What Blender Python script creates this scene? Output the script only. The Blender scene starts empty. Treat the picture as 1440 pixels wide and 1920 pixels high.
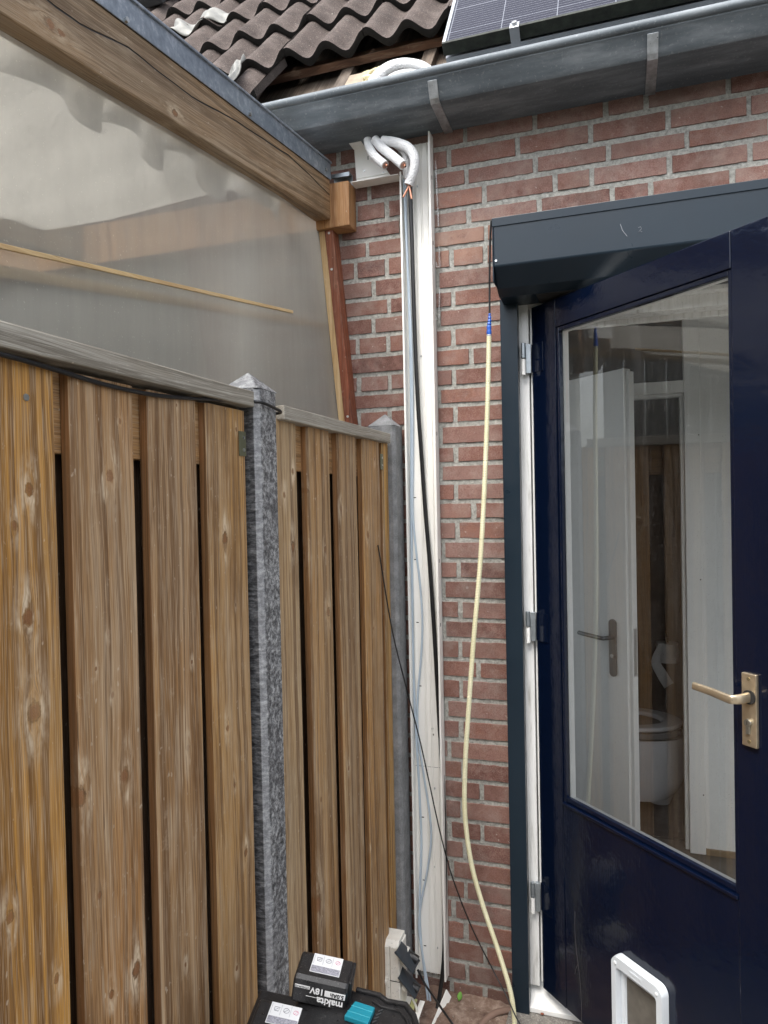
import bpy, bmesh, math, random
from mathutils import Vector, Matrix, noise
random.seed(7)
S = bpy.context.scene
R = math.radians
# ------------------------------------------------------------------ camera
CR = Vector((0.948312, 0.316655, -0.020846)); CD = Vector((-0.014564, -0.022194, -0.999648)); CF = Vector((-0.317006, 0.948281, -0.016435))
CO = Vector((0, -2.25, 1.648)); FL = 1331.0
cd = bpy.data.cameras.new('camera'); cam = bpy.data.objects.new('camera', cd); S.collection.objects.link(cam)
m = Matrix((CR, -CD, -CF)).transposed().to_4x4(); m.translation = CO; cam.matrix_world = m
cd.sensor_fit = 'HORIZONTAL'; cd.sensor_width = 36; cd.lens = 36 * FL / 1440; cd.clip_start = .02; cd.clip_end = 800
S.camera = cam
S.view_settings.view_transform = 'Standard'; S.view_settings.look = 'None'; S.view_settings.exposure = 1.5; S.view_settings.gamma = 1
# ------------------------------------------------------------------ sky and sun (bright overcast)
SUN_EL, SUN_AZ = R(58), R(200)
w = bpy.data.worlds.new('World'); S.world = w; w.use_nodes = True
nt = w.node_tree; bg = nt.nodes['Background']
sky = nt.nodes.new('ShaderNodeTexSky'); sky.sky_type = 'NISHITA'; sky.sun_disc = False
sky.sun_elevation = SUN_EL; sky.sun_rotation = SUN_AZ; sky.dust_density = 3; sky.air_density = 1
hs = nt.nodes.new('ShaderNodeHueSaturation'); hs.inputs['Saturation'].default_value = .32
nt.links.new(sky.outputs[0], hs.inputs['Color']); nt.links.new(hs.outputs[0], bg.inputs[0]); bg.inputs[1].default_value = .15
sl = bpy.data.lights.new('sun', 'SUN'); sl.energy = 1.3; sl.angle = R(30); sl.color = (1, .96, .9)
so = bpy.data.objects.new('sun', sl); S.collection.objects.link(so)
sd = Vector((math.sin(SUN_AZ) * math.cos(SUN_EL), math.cos(SUN_AZ) * math.cos(SUN_EL), math.sin(SUN_EL)))
so.rotation_euler = sd.to_track_quat('Z', 'Y').to_euler(); so.location = (0, -4, 6)

# ------------------------------------------------------------------ measuring helpers: photo point -> point on a real plane
def ray(px, py): return CR * ((px - 720) / FL) + CD * ((py - 960) / FL) + CF
def on(px, py, ax, val):
    d = ray(px, py); t = (val - CO[ax]) / d[ax]; return CO + d * t
def on_x(px, py, x): return on(px, py, 0, x)
def on_y(px, py, y): return on(px, py, 1, y)
def dist(px, py, Z): return CO + ray(px, py) * Z

# ------------------------------------------------------------------ node helpers
class NT:
    def __init__(s, name):
        s.m = bpy.data.materials.new(name); s.m.use_nodes = True; s.t = s.m.node_tree
        s.b = s.t.nodes['Principled BSDF']; s.out = s.t.nodes['Material Output']
    def put(s, i, v):
        if v is None: return
        if hasattr(v, 'links') or isinstance(v, bpy.types.NodeSocket): s.t.links.new(v, i)
        elif isinstance(v, (tuple, list)) and len(v) == 3 and i.type == 'RGBA': i.default_value = (*v, 1)
        else: i.default_value = v
    def n(s, k, **kw):
        x = s.t.nodes.new('ShaderNode' + k)
        for a, b in kw.items(): setattr(x, a, b)
        return x
    def math(s, op, a, b=None, c=None, clamp=False):
        x = s.n('Math', operation=op); x.use_clamp = clamp
        s.put(x.inputs[0], a); s.put(x.inputs[1], b)
        if c is not None: s.put(x.inputs[2], c)
        return x.outputs[0]
    def vm(s, op, a, b=None):
        x = s.n('VectorMath', operation=op); s.put(x.inputs[0], a)
        if b is not None: s.put(x.inputs[1], b)
        return x.outputs['Value'] if op in ('LENGTH', 'DOT_PRODUCT') else x.outputs[0]
    def mr(s, v, a, b, c=0., d=1., smooth=False):
        x = s.n('MapRange'); x.interpolation_type = 'SMOOTHSTEP' if smooth else 'LINEAR'
        s.put(x.inputs[0], v)
        for i, q in zip((1, 2, 3, 4), (a, b, c, d)): s.put(x.inputs[i], q)
        return x.outputs[0]
    def mixf(s, f, a, b):
        x = s.n('Mix', data_type='FLOAT'); s.put(x.inputs[0], f); s.put(x.inputs[2], a); s.put(x.inputs[3], b); return x.outputs[0]
    def mix(s, f, a, b, mode='MIX'):
        x = s.n('Mix', data_type='RGBA', blend_type=mode); s.put(x.inputs[0], f); s.put(x.inputs[6], a); s.put(x.inputs[7], b); return x.outputs[2]
    def noise(s, vec, scale, detail=4, rough=.55, dist=0.):
        x = s.n('TexNoise'); s.put(x.inputs['Vector'], vec); x.inputs['Scale'].default_value = scale
        x.inputs['Detail'].default_value = detail; x.inputs['Roughness'].default_value = rough; x.inputs['Distortion'].default_value = dist
        return x.outputs[0]
    def vor(s, vec, scale, feature='F1'):
        x = s.n('TexVoronoi', feature=feature); s.put(x.inputs['Vector'], vec); x.inputs['Scale'].default_value = scale; return x.outputs['Distance']
    def ramp(s, v, stops):
        x = s.n('ValToRGB'); e = x.color_ramp.elements
        while len(e) < len(stops): e.new(.5)
        for q, (p, c) in zip(e, stops):
            q.position = p; q.color = (*c, 1) if isinstance(c, (tuple, list)) else (c, c, c, 1)
        s.put(x.inputs[0], v); return x.outputs[0]
    def pos(s): return s.n('NewGeometry').outputs['Position']
    def xyz(s, v):
        x = s.n('SeparateXYZ'); s.put(x.inputs[0], v); return x.outputs
    def comb(s, a, b, c=0.):
        x = s.n('CombineXYZ'); s.put(x.inputs[0], a); s.put(x.inputs[1], b); s.put(x.inputs[2], c); return x.outputs[0]
    def bump(s, h, strength=.3, dist=.002, prev=None):
        x = s.n('Bump'); x.inputs['Strength'].default_value = strength; x.inputs['Distance'].default_value = dist
        s.put(x.inputs['Height'], h)
        if prev: s.put(x.inputs['Normal'], prev)
        return x.outputs[0]
    def fin(s, col=None, rough=.5, metal=0., nrm=None, **kw):
        s.put(s.b.inputs['Base Color'], col); s.put(s.b.inputs['Roughness'], rough); s.put(s.b.inputs['Metallic'], metal)
        if nrm: s.put(s.b.inputs['Normal'], nrm)
        for k, v in kw.items(): s.put(s.b.inputs[k.replace('_', ' ')], v)
        return s.m

def plain(name, col, rough=.5, metal=0., var=.12, nscale=14, bump=.0, bscale=60, speck=0., **kw):
    t = NT(name); p = t.pos()
    a = t.noise(p, nscale, 5, .6); f = t.mr(a, .3, .7)
    c = t.mix(f, tuple(x * (1 - var) for x in col), tuple(min(1, x * (1 + var)) for x in col))
    if speck:
        sp = t.mr(t.noise(p, 160, 2, .5), .66, .72); c = t.mix(t.math('MULTIPLY', sp, speck), c, tuple(x * .35 for x in col))
    n = t.bump(t.noise(p, bscale, 4, .6), bump, .002) if bump else None
    r = t.mr(t.noise(p, nscale * 2.3, 3), .3, .7, max(.02, rough - .07), min(1, rough + .09))
    return t.fin(c, r, metal, n, **kw)

def wood(name, axes, knots=(), warm=(.30, .155, .058), grey=(.25, .165, .10), dark=(.125, .056, .019), pale=(.64, .52, .37), weather=.5, seed=0., freq=1., bands=1., rough=.55, bumps=.35, crack=None, warmend=None, side=None):
    """axes: (u-vector, v-vector) in world space; grain runs along v. knots: (u, v, radius)."""
    t = NT(name); p = t.pos()
    u = t.vm('DOT_PRODUCT', p, axes[0]); v = t.vm('DOT_PRODUCT', p, axes[1])
    ox = t.vm('DOT_PRODUCT', p, Vector(axes[0]).cross(Vector(axes[1])))
    uu = t.math('ADD', u, ox)
    P2 = t.comb(uu, v, seed)
    w1 = t.noise(t.comb(t.math('MULTIPLY', uu, 5.), t.math('MULTIPLY', v, .9), seed), 1., 3, .5)
    w2 = t.noise(t.comb(t.math('MULTIPLY', uu, 18.), t.math('MULTIPLY', v, 4.), seed + 9), 1., 2, .5)
    f = t.math('ADD', uu, t.math('ADD', t.math('MULTIPLY', w1, .055), t.math('MULTIPLY', w2, .008)))
    core = None; ring = None; halo = None; dmin = None
    wob = t.math('MULTIPLY', t.math('SUBTRACT', t.noise(P2, 120., 3, .6), .5), 1.6)
    for (ku, kv, kr) in knots:
        kr *= .62
        q = t.vm('MULTIPLY', t.vm('SUBTRACT', t.comb(u, v, 0), (ku, kv, 0)), (1 / kr, .72 / kr, 0)); d = t.math('ADD', t.vm('LENGTH', q), wob)
        q2 = t.vm('MULTIPLY', q, (.85, .46, 0)); inv = t.math('DIVIDE', 1., t.math('MAXIMUM', t.vm('DOT_PRODUCT', q2, q2), 1.))
        f = t.math('SUBTRACT', f, t.math('MULTIPLY', t.math('SUBTRACT', u, ku), inv))
        cr = t.mr(d, .70, 1.05, 1., 0.); rg = t.math('MULTIPLY', t.mr(d, .80, 1.05), t.mr(d, 1.05, 1.35, 1., 0.))
        hd = t.vm('LENGTH', t.vm('MULTIPLY', q, (1., .55, 0))); hl = t.math('MULTIPLY', t.mr(d, 1., 1.4), t.mr(hd, 1.2, 4.2, 1., 0., True))
        mx = lambda a, b: b if a is None else t.math('MAXIMUM', a, b)
        core, ring, halo = mx(core, cr), mx(ring, rg), mx(halo, hl); dmin = d if dmin is None else t.math('MINIMUM', dmin, d)
    fs = t.comb(t.math('MULTIPLY', f, 260. * freq), t.math('MULTIPLY', v, 2.2), seed)
    fb = t.comb(t.math('MULTIPLY', f, 75. * bands), t.math('MULTIPLY', v, .55), seed + 3)
    s1 = t.noise(fs, 1., 3, .6); s2 = t.noise(fb, 1., 2, .45)
    fl_ = t.noise(t.comb(t.math('MULTIPLY', f, 620. * freq), t.math('MULTIPLY', v, 1.6), seed + 11), 1., 2, .5)
    fine = t.noise(t.comb(t.math('MULTIPLY', uu, 900.), t.math('MULTIPLY', v, 14.), seed), 1., 2, .5)
    wz = t.noise(t.comb(t.math('MULTIPLY', uu, 9.), t.math('MULTIPLY', v, 1.7), seed + 5), 1., 4, .6)
    wf = t.mr(wz, .5 - weather * .35, .85 - weather * .35, 0, 1, True)
    base = t.mix(wf, warm, grey)
    c = t.mix(t.math('MULTIPLY', t.mr(s2, .45, .62, 0, 1, True), .72), base, dark)
    c = t.mix(t.math('MULTIPLY', t.mr(s1, .48, .68), .6), c, dark)
    c = t.mix(t.math('MULTIPLY', t.mr(fl_, .55, .64), .5), c, dark)
    sil = t.noise(t.comb(t.math('MULTIPLY', f, 34.), t.math('MULTIPLY', v, 1.1), seed + 7), 1., 4, .6); c = t.mix(t.math('MULTIPLY', t.mr(sil, .54, .70, 0, 1, True), .42 * weather + .06), c, pale)
    if warmend: c = t.mix(t.mr(v, warmend[0], warmend[1], 0, .8, True), c, t.mix(t.mr(s1, .4, .65), (.50, .27, .10), (.27, .11, .035)))
    c = t.mix(t.math('MULTIPLY', t.mr(fine, .53, .62), .38), c, pale); fd_ = t.noise(t.comb(t.math('MULTIPLY', f, 1100. * freq), t.math('MULTIPLY', v, 5.), seed + 17), 1., 2, .6); c = t.mix(t.math('MULTIPLY', t.mr(fd_, .54, .60), .42), c, dark); chk = t.noise(t.comb(t.math('MULTIPLY', f, 420.), t.math('MULTIPLY', v, 7.), seed + 19), 1., 2, .5); c = t.mix(t.math('MULTIPLY', t.mr(chk, .70, .73), .8), c, tuple(x * .4 for x in dark))
    if halo is not None:
        c = t.mix(t.math('MULTIPLY', t.math('MULTIPLY', halo, t.mr(s1, .35, .6)), t.mr(t.noise(t.comb(t.math('MULTIPLY', uu, 60.), t.math('MULTIPLY', v, 22.), seed + 21), 1., 3, .6), .42, .62, .05, .9)), c, tuple(min(1, x * 1.15) for x in pale))
        c = t.mix(t.math('MULTIPLY', core, .75), c, t.mix(t.math('FRACT', t.math('MULTIPLY', dmin, 3.)), (.17, .068, .028), (.28, .125, .05)))
        c = t.mix(t.math('MULTIPLY', t.math('MULTIPLY', ring, t.mr(w2, .35, .6)), .8), c, (.06, .03, .015))
    blot = t.mr(t.noise(P2, 26., 5, .7), .62, .72); c = t.mix(t.math('MULTIPLY', blot, .22), c, pale)
    stn = t.mr(t.noise(t.comb(t.math('MULTIPLY', uu, 14.), t.math('MULTIPLY', v, 2.6), seed + 13), 1., 5, .65), .52, .68, 0, 1, True); c = t.mix(t.math('MULTIPLY', stn, .45), c, dark)
    bloom = t.mr(t.noise(t.comb(t.math('MULTIPLY', uu, 11.), t.math('MULTIPLY', v, 3.2), seed + 31), 1., 4, .6), .54, .72, 0, 1, True); c = t.mix(t.math('MULTIPLY', t.math('MULTIPLY', bloom, t.mr(s1, .62, .40)), .8 * weather), c, pale)
    scuff = t.mr(t.noise(t.comb(t.math('MULTIPLY', uu, 120.), t.math('MULTIPLY', v, 60.), seed + 2), 1., 2, .5), .70, .76); c = t.mix(t.math('MULTIPLY', scuff, .5), c, (.62, .52, .40))
    if side: c = t.mix(t.math('MULTIPLY', t.math('GREATER_THAN', t.math('ABSOLUTE', t.vm('DOT_PRODUCT', t.n('NewGeometry').outputs['True Normal'], axes[0])), .8), .75), c, t.mix(t.mr(s1, .4, .62), side, tuple(x * .5 for x in side)))
    h = t.math('ADD', t.math('MULTIPLY', s1, -.6), t.math('MULTIPLY', fine, -.35))
    if crack:  # drying split running along the beam: list of (v, u) stations
        line = None
        for (v0, u0), (v1, u1) in zip(crack[:-1], crack[1:]):
            tt = t.mr(v, v0, v1, 0, 1); yy = t.math('ADD', t.mr(v, v0, v1, u0, u1), t.math('MULTIPLY', t.math('SUBTRACT', w2, .5), .014))
            inside = t.math('MULTIPLY', t.math('GREATER_THAN', v, min(v0, v1)), t.math('LESS_THAN', v, max(v0, v1)))
            dd = t.math('ABSOLUTE', t.math('SUBTRACT', u, yy)); k = t.math('MULTIPLY', t.mr(dd, .0009, .0024, 1, 0), inside)
            line = k if line is None else t.math('MAXIMUM', line, k)
        c = t.mix(line, c, (.012, .008, .006)); h = t.math('SUBTRACT', h, t.math('MULTIPLY', line, 2.))
    return t.fin(c, t.mr(s1, .3, .7, rough - .08, rough + .12), 0, t.bump(h, bumps, .0022), Specular_IOR_Level=.35)

# ------------------------------------------------------------------ mesh helpers
COL = S.collection
class MB:
    def __init__(s): s.v = []; s.f = []; s.c = []
    def quadlist(s, vs, fs):
        o = len(s.v); s.v += [Vector(q) for q in vs]; s.f += [tuple(o + i for i in f) for f in fs]; return s
    def box(s, x0, x1, y0, y1, z0, z1, T=None):
        vs = [Vector((x, y, z)) for z in (z0, z1) for y in (y0, y1) for x in (x0, x1)]
        if T: vs = [T(q) for q in vs]
        return s.quadlist(vs, [(0, 2, 3, 1), (4, 5, 7, 6), (0, 1, 5, 4), (2, 6, 7, 3), (0, 4, 6, 2), (1, 3, 7, 5)])
    def hexa(s, a, b):  # two quads (4 points each) joined
        return s.quadlist(list(a) + list(b), [(3, 2, 1, 0), (4, 5, 6, 7), (0, 1, 5, 4), (1, 2, 6, 5), (2, 3, 7, 6), (3, 0, 4, 7)])
    def prism(s, prof, fn, a, b, closed=True):  # prof: list of 2-D points; fn(p, q, t) -> Vector
        n = len(prof); vs = [fn(p[0], p[1], a) for p in prof] + [fn(p[0], p[1], b) for p in prof]
        fs = [(i, (i + 1) % n, n + (i + 1) % n, n + i) for i in range(n if closed else n - 1)]
        if closed: fs += [tuple(range(n))[::-1], tuple(range(n, 2 * n))]
        return s.quadlist(vs, fs)
    def sheet(s, prof, fn, a, b, th=.001):  # thin folded plate
        def off(i):
            p0 = Vector(prof[max(0, i - 1)]); p1 = Vector(prof[min(len(prof) - 1, i + 1)]); d = (p1 - p0).normalized(); return Vector(prof[i]) + Vector((-d.y, d.x)) * th
        return s.prism([Vector(p) for p in prof] + [off(i) for i in range(len(prof) - 1, -1, -1)], fn, a, b)
    def tube(s, pts, r, seg=10, caps=True, rad=None):
        pts = [Vector(p) for p in pts]; n = len(pts); up = None; o = len(s.v)
        for i, p in enumerate(pts):
            d = (pts[min(i + 1, n - 1)] - pts[max(i - 1, 0)]).normalized()
            if up is None: up = d.orthogonal().normalized()
            up = (up - d * up.dot(d)).normalized(); q = d.cross(up); rr = rad[i] if rad else r
            for k in range(seg):
                a = 2 * math.pi * k / seg; s.v.append(p + (up * math.cos(a) + q * math.sin(a)) * rr)
        for i in range(n - 1):
            for k in range(seg): s.f.append((o + i * seg + k, o + i * seg + (k + 1) % seg, o + (i + 1) * seg + (k + 1) % seg, o + (i + 1) * seg + k))
        if caps: s.f.append(tuple(o + k for k in range(seg))[::-1]); s.f.append(tuple(o + (n - 1) * seg + k for k in range(seg)))
        return s
    def grid(s, fn, nu, nv):
        o = len(s.v)
        for j in range(nv + 1):
            for i in range(nu + 1): s.v.append(Vector(fn(i / nu, j / nv)))
        for j in range(nv):
            for i in range(nu): a = o + j * (nu + 1) + i; s.f.append((a, a + 1, a + nu + 2, a + nu + 1))
        return s
    def disc(s, c, nrm, r, h, seg=16, dome=.0):
        c = Vector(c); nrm = Vector(nrm).normalized(); return s.tube([c, c + nrm * h * .7, c + nrm * h], r, seg, True, [r, r, r * (1 - dome)])
    def build(s, name, mat, parent=None, bevel=0., smooth=False, seg=2, label=None, solid=0., angle=40):
        L = Vector(parent['_o']) if parent is not None and '_o' in parent else Vector()
        me = bpy.data.meshes.new(name); me.from_pydata([q - L for q in s.v], [], s.f); me.update()
        bm = bmesh.new(); bm.from_mesh(me); bmesh.ops.recalc_face_normals(bm, faces=bm.faces); bm.to_mesh(me); bm.free()
        o = bpy.data.objects.new(name, me); COL.objects.link(o); me.materials.append(mat)
        if parent is not None: o.parent = parent; o['_o'] = tuple(L)
        if label: o['label'] = label
        if smooth:
            me.polygons.foreach_set('use_smooth', [True] * len(me.polygons)); me.set_sharp_from_angle(angle=R(angle))
        if solid: x = o.modifiers.new('s', 'SOLIDIFY'); x.thickness = solid
        if bevel:
            x = o.modifiers.new('b', 'BEVEL'); x.width = bevel; x.segments = seg; x.limit_method = 'ANGLE'; x.angle_limit = R(35); x.harden_normals = False
        return o
def thing(name, label, cat, loc, group=None):
    o = bpy.data.objects.new(name, None); COL.objects.link(o); o.location = loc; o.empty_display_size = .1
    o['label'] = label; o['category'] = cat; o['_o'] = tuple(loc)
    if group: o['group'] = group
    return o
def tag(o, label, cat, group=None):
    o['label'] = label; o['category'] = cat
    if group: o['group'] = group
    return o
def struct(o, kind='structure'): o['kind'] = kind; return o
def smoothpath(pts, n=8):
    pts = [Vector(p) for p in pts]; P = [pts[0] * 2 - pts[1]] + pts + [pts[-1] * 2 - pts[-2]]; out = []
    for i in range(1, len(P) - 2):
        for k in range(n):
            t = k / n; a, b, c, d = P[i - 1], P[i], P[i + 1], P[i + 2]
            out.append(.5 * ((2 * b) + (c - a) * t + (2 * a - 5 * b + 4 * c - d) * t * t + (3 * b - a - 3 * c + d) * t ** 3))
    return out + [pts[-1]]
XYZ = lambda p, q, t: Vector((t, p, q))        # profile in (y, z), extruded along x

# ------------------------------------------------------------------ common materials
AX_Z = ((0, 1, 0), (0, 0, 1))
m_dark = plain('dark_void', (.012, .011, .010), .9)
m_white = plain('white_paint', (.78, .78, .76), .45, var=.04, bump=.08)
m_cream = plain('cream_plastic', (.90, .885, .84), .38, var=.03, nscale=6)
m_steel = plain('steel', (.55, .56, .56), .32, 1., var=.1)
m_galv = plain('galvanised', (.36, .40, .43), .42, .8, var=.18, nscale=30)
m_black = plain('black_rubber', (.010, .010, .011), .38, var=.15)
m_anth = plain('anthracite_coat', (.011, .020, .030), .34, var=.06, nscale=5, bump=.02, bscale=500, Specular_IOR_Level=.3)
m_copper = plain('copper', (.62, .30, .20), .35, .7, var=.15)

# ================================================================== GROUND
def ground_mat():
    t = NT('concrete_paving'); p = t.pos(); n = t.noise(p, 18, 8, .7); g = t.noise(p, 220, 3, .6)
    c = t.ramp(n, [(.3, (.07, .065, .058)), (.5, (.15, .14, .125)), (.7, (.26, .24, .21))])
    c = t.mix(t.mr(g, .5, .7), c, (.35, .33, .30)); return t.fin(c, .9, 0, t.bump(t.math('ADD', n, t.math('MULTIPLY', g, .4)), .7, .006))
gm = ground_mat()
struct(MB().grid(lambda u, v: Vector(((u - .5) * 120, -60 + v * 60.02, 0)), 8, 8).build('ground', gm))
def soil_mat():
    t = NT('sandy_soil'); p = t.pos(); n = t.noise(p, 26, 8, .75)
    c = t.ramp(n, [(.3, (.10, .055, .04)), (.5, (.21, .14, .105)), (.62, (.32, .24, .19)), (.75, (.50, .42, .36))]); return t.fin(c, .95, 0, t.bump(n, .9, .01))
def soil(u, v):
    x = -.95 + u * .66; y = -.42 + v * .425; k = min(1, 6 * min(u, 1 - u) + .0) * min(1, v * 4)
    return (x, y, .004 + .028 * k * (v ** 1.5) + k * .014 * noise.noise(Vector((x * 14, y * 14, 0))) + .006 * k * noise.noise(Vector((x * 60, y * 60, 3))))
struct(MB().grid(soil, 90, 60).build('soil_strip', soil_mat(), smooth=True))

# ================================================================== ADDED GREENERY BEHIND THE CAMERA (blocks low sky light, seen only in reflections)
def added_hedge_mat():
    t = NT('added_hedge_foliage'); p = t.pos(); n = t.noise(p, 14, 6, .75); c = t.ramp(n, [(.35, (.012, .022, .008)), (.5, (.04, .075, .02)), (.68, (.10, .15, .05))]); return t.fin(c, .8, 0, t.bump(n, 1., .05))
def added_hedge_pt(u, v):
    a = math.pi * v; x = -7 + 14 * u; r_ = 1 + .35 * noise.noise(Vector((x * 1.3, v * 4, 0))) + .15 * noise.noise(Vector((x * 5, v * 12, 3)))
    return (x, -6.6 + .9 * math.cos(a) * r_, 3.1 * math.sin(a) ** .6 * r_ + .0)
hg_ = MB().grid(added_hedge_pt, 220, 40).build('added_hedge', added_hedge_mat(), smooth=True); tag(hg_, 'tall green foliage bank added behind the viewer to block low sky light, out of view', 'added_hedge')

# ================================================================== HOUSE
house = thing('brick_house', 'red brick house wall under a tiled roof with zinc gutter and open navy back door', 'house', (-.3, 0, 0))
ZS = [2.841, 2.774, 2.704, 2.642, 2.575, 2.517, 2.455, 2.387, 2.322, 2.262, 2.2, 2.134, 2.07, 2.008, 1.95, 1.888, 1.821, 1.761, 1.701, 1.639, 1.578, 1.513, 1.449, 1.386, 1.32, 1.256, 1.192, 1.126, 1.064, .995, .931, .864, .798, .733, .668, .6, .535, .469, .404, .338, .269, .203, .134, .068, .006, -.06]
JN = {0: [-.454, -.235, -.027, .086, .306], 1: [-.508, -.29, -.072, .145, .358], 2: [-.78, -.453, -.237, -.022, .196], 3: [-.395, -.177, -.069, .149, .361],
 4: [-.889, -.447, -.227, -.012, .096, .313], 5: [-.792, -.393], 6: [-.835, -.724, -.505], 7: [-.554], 8: [-.72, -.502], 9: [-.776, -.553], 10: [-.725, -.505], 11: [-.449],
 12: [-.832, -.723, -.504], 13: [-.556], 14: [-.725, -.503], 15: [-.553], 16: [-.503], 17: [-.556], 18: [-.505], 19: [-.449], 20: [-.504], 21: [-.552], 22: [-.502], 23: [-.553],
 24: [-.499], 25: [-.553], 26: [-.501], 27: [-.445], 28: [-.501], 29: [-.553], 30: [-.503], 31: [-.544], 32: [-.5], 33: [-.44], 34: [-.503], 35: [-.441], 36: [-.5], 37: [-.544],
 38: [-.498], 39: [-.541], 40: [-.5], 41: [-.439], 42: [-.498], 43: [-.441], 44: [-.5]}
DX0, DX1, DZ1 = -.335, .66, 2.335   # door opening in the brickwork
def brick_mat():
    t = NT('red_brick'); p = t.pos(); a = t.n('Attribute', attribute_name='tone').outputs['Color']; tv = t.xyz(a)
    n = t.noise(p, 34, 5, .65); g = t.noise(p, 420, 3, .6); xz = t.xyz(p)
    c = t.mix(tv[0], (.125, .060, .050), (.285, .138, .100)); c = t.mix(t.mr(tv[1], .5, 1), c, (.27, .175, .150)); c = t.mix(t.mr(tv[1], .16, 0, 0, .7), c, (.105, .062, .058))
    c = t.mix(t.mr(n, .42, .66), c, (.235, .128, .106)); c = t.mix(t.math('MULTIPLY', t.mr(g, .52, .62), .55), c, (.33, .205, .165)); c = t.mix(t.math('MULTIPLY', t.mr(g, .38, .48, 1, 0), .5), c, (.12, .04, .03))
    bl = t.mr(t.noise(p, 5.5, 4, .6), .5, .68); up = t.mr(xz[2], 2.2, 2.7); c = t.mix(t.math('MULTIPLY', t.math('MULTIPLY', bl, up), .55), c, (.34, .25, .21))
    worn = t.math('MULTIPLY', t.mr(t.vm('LENGTH', t.vm('MULTIPLY', t.vm('SUBTRACT', p, (-.48, 0, 2.47)), (1., 1., 2.2))), .08, .2, 1, 0), t.mr(n, .3, .5)); c = t.mix(t.math('MULTIPLY', worn, .5), c, (.42, .27, .20))
    st = t.math('MULTIPLY', t.mr(t.noise(p, 3.1, 5, .65), .48, .66), .45); c = t.mix(st, c, (.10, .066, .055)); low_dark = t.math('MULTIPLY', t.mr(xz[2], .22, .0), t.mr(n, .35, .55)); c = t.mix(t.math('MULTIPLY', low_dark, .5), c, (.085, .06, .045))  # bricks get darker towards the bottom of the wall
    dst = t.mr(t.noise(p, 12, 6, .7), .48, .62); c = t.mix(t.math('MULTIPLY', dst, .22), c, (.42, .36, .32)); lime = t.mr(t.noise(p, 75, 3, .6), .68, .73); c = t.mix(t.math('MULTIPLY', lime, .6), c, (.50, .46, .42))
    return t.fin(c, .88, 0, t.bump(t.math('ADD', t.math('MULTIPLY', n, .5), g), .7, .0035), Specular_IOR_Level=.25)
def mortar_mat():
    t = NT('mortar'); p = t.pos(); n = t.noise(p, 90, 6, .75); g = t.noise(p, 600, 2, .6)
    c = t.ramp(n, [(.30, (.19, .185, .165)), (.5, (.38, .375, .34)), (.68, (.56, .55, .51))]); c = t.mix(t.mr(g, .6, .72), c, (.62, .61, .57))
    return t.fin(c, .95, 0, t.bump(t.math('ADD', n, t.math('MULTIPLY', g, .5)), 1., .006))
wl = MB()
def wallslab(x0, x1, z0, z1):
    nu = max(2, int((x1 - x0) / .012)); nv = max(2, int((z1 - z0) / .012))
    wl.grid(lambda u, v: (x0 + u * (x1 - x0), .0022 - .0030 * (noise.noise(Vector((x0 + u * (x1 - x0), z0 + v * (z1 - z0), 0)) * 55)), z0 + v * (z1 - z0)), nu, nv)
wallslab(-1.0, DX0, -.02, 2.86); wallslab(DX0, DX1, DZ1, 2.86)
wl.box(-5, -1.0, .004, .02, -.02, 2.86); wl.box(DX1, .85, .004, .02, -.02, 2.86); wl.box(1.55, 2.5, .004, .02, .8, 2.3); wl.box(.85, 2.5, .004, .02, -.02, .8); wl.box(.85, 2.5, .004, .02, 2.3, 2.86)  # unseen window gap right of the door, added to let sky light indoors
wl.box(-5, DX0 + .004, .02, .1, -.02, 2.86).box(DX1 - .004, .85, .02, .1, -.02, 2.86).box(.85, 2.5, .02, .1, -.02, .8).box(.85, 2.5, .02, .1, 2.3, 2.86).box(DX0 + .004, DX1 - .004, .02, .1, DZ1, 2.86)
wall = wl.build('wall', mortar_mat(), house, smooth=True)
bk = MB(); tones = []
def brick(x0, x1, z0, z1, fine):
    nu, nv = (14, 5) if fine else (3, 3); o = len(bk.v); sd_ = random.random() * 99; tone = (random.random(), random.random(), 0)
    js = (random.uniform(-.0015, .0015), random.uniform(-.0015, .0015), random.uniform(-.0012, .001))
    def fn(u, v):
        # ring 0 sits in the mortar, ring 1 is the rounded arris
        iu = round(u * nu); iv = round(v * nv); edge = min(iu, nu - iu, iv, nv - iv)
        if iu == 0: x = x0
        elif iu == nu: x = x1
        else: x = x0 + .0015 + (x1 - x0 - .0030) * (iu - 1) / (nu - 2)
        if iv == 0: z = z0
        elif iv == nv: z = z1
        else: z = z0 + .0015 + (z1 - z0 - .0030) * (iv - 1) / (nv - 2)
        k = .0017 if fine else 0; q = Vector((x * 60, z * 60, sd_))
        if edge <= 1: x += k * noise.noise(q); z += k * noise.noise(q + Vector((9, 4, 7)))
        y = .006 if edge == 0 else -.0012 + js[2] + (.0006 * noise.noise(q * .6) if fine else 0)
        return (x + js[0], y, z + js[1] * .6)
    bk.grid(fn, nu, nv); tones.extend([tone] * (len(bk.v) - o))
rb = random.Random(3)
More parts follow.
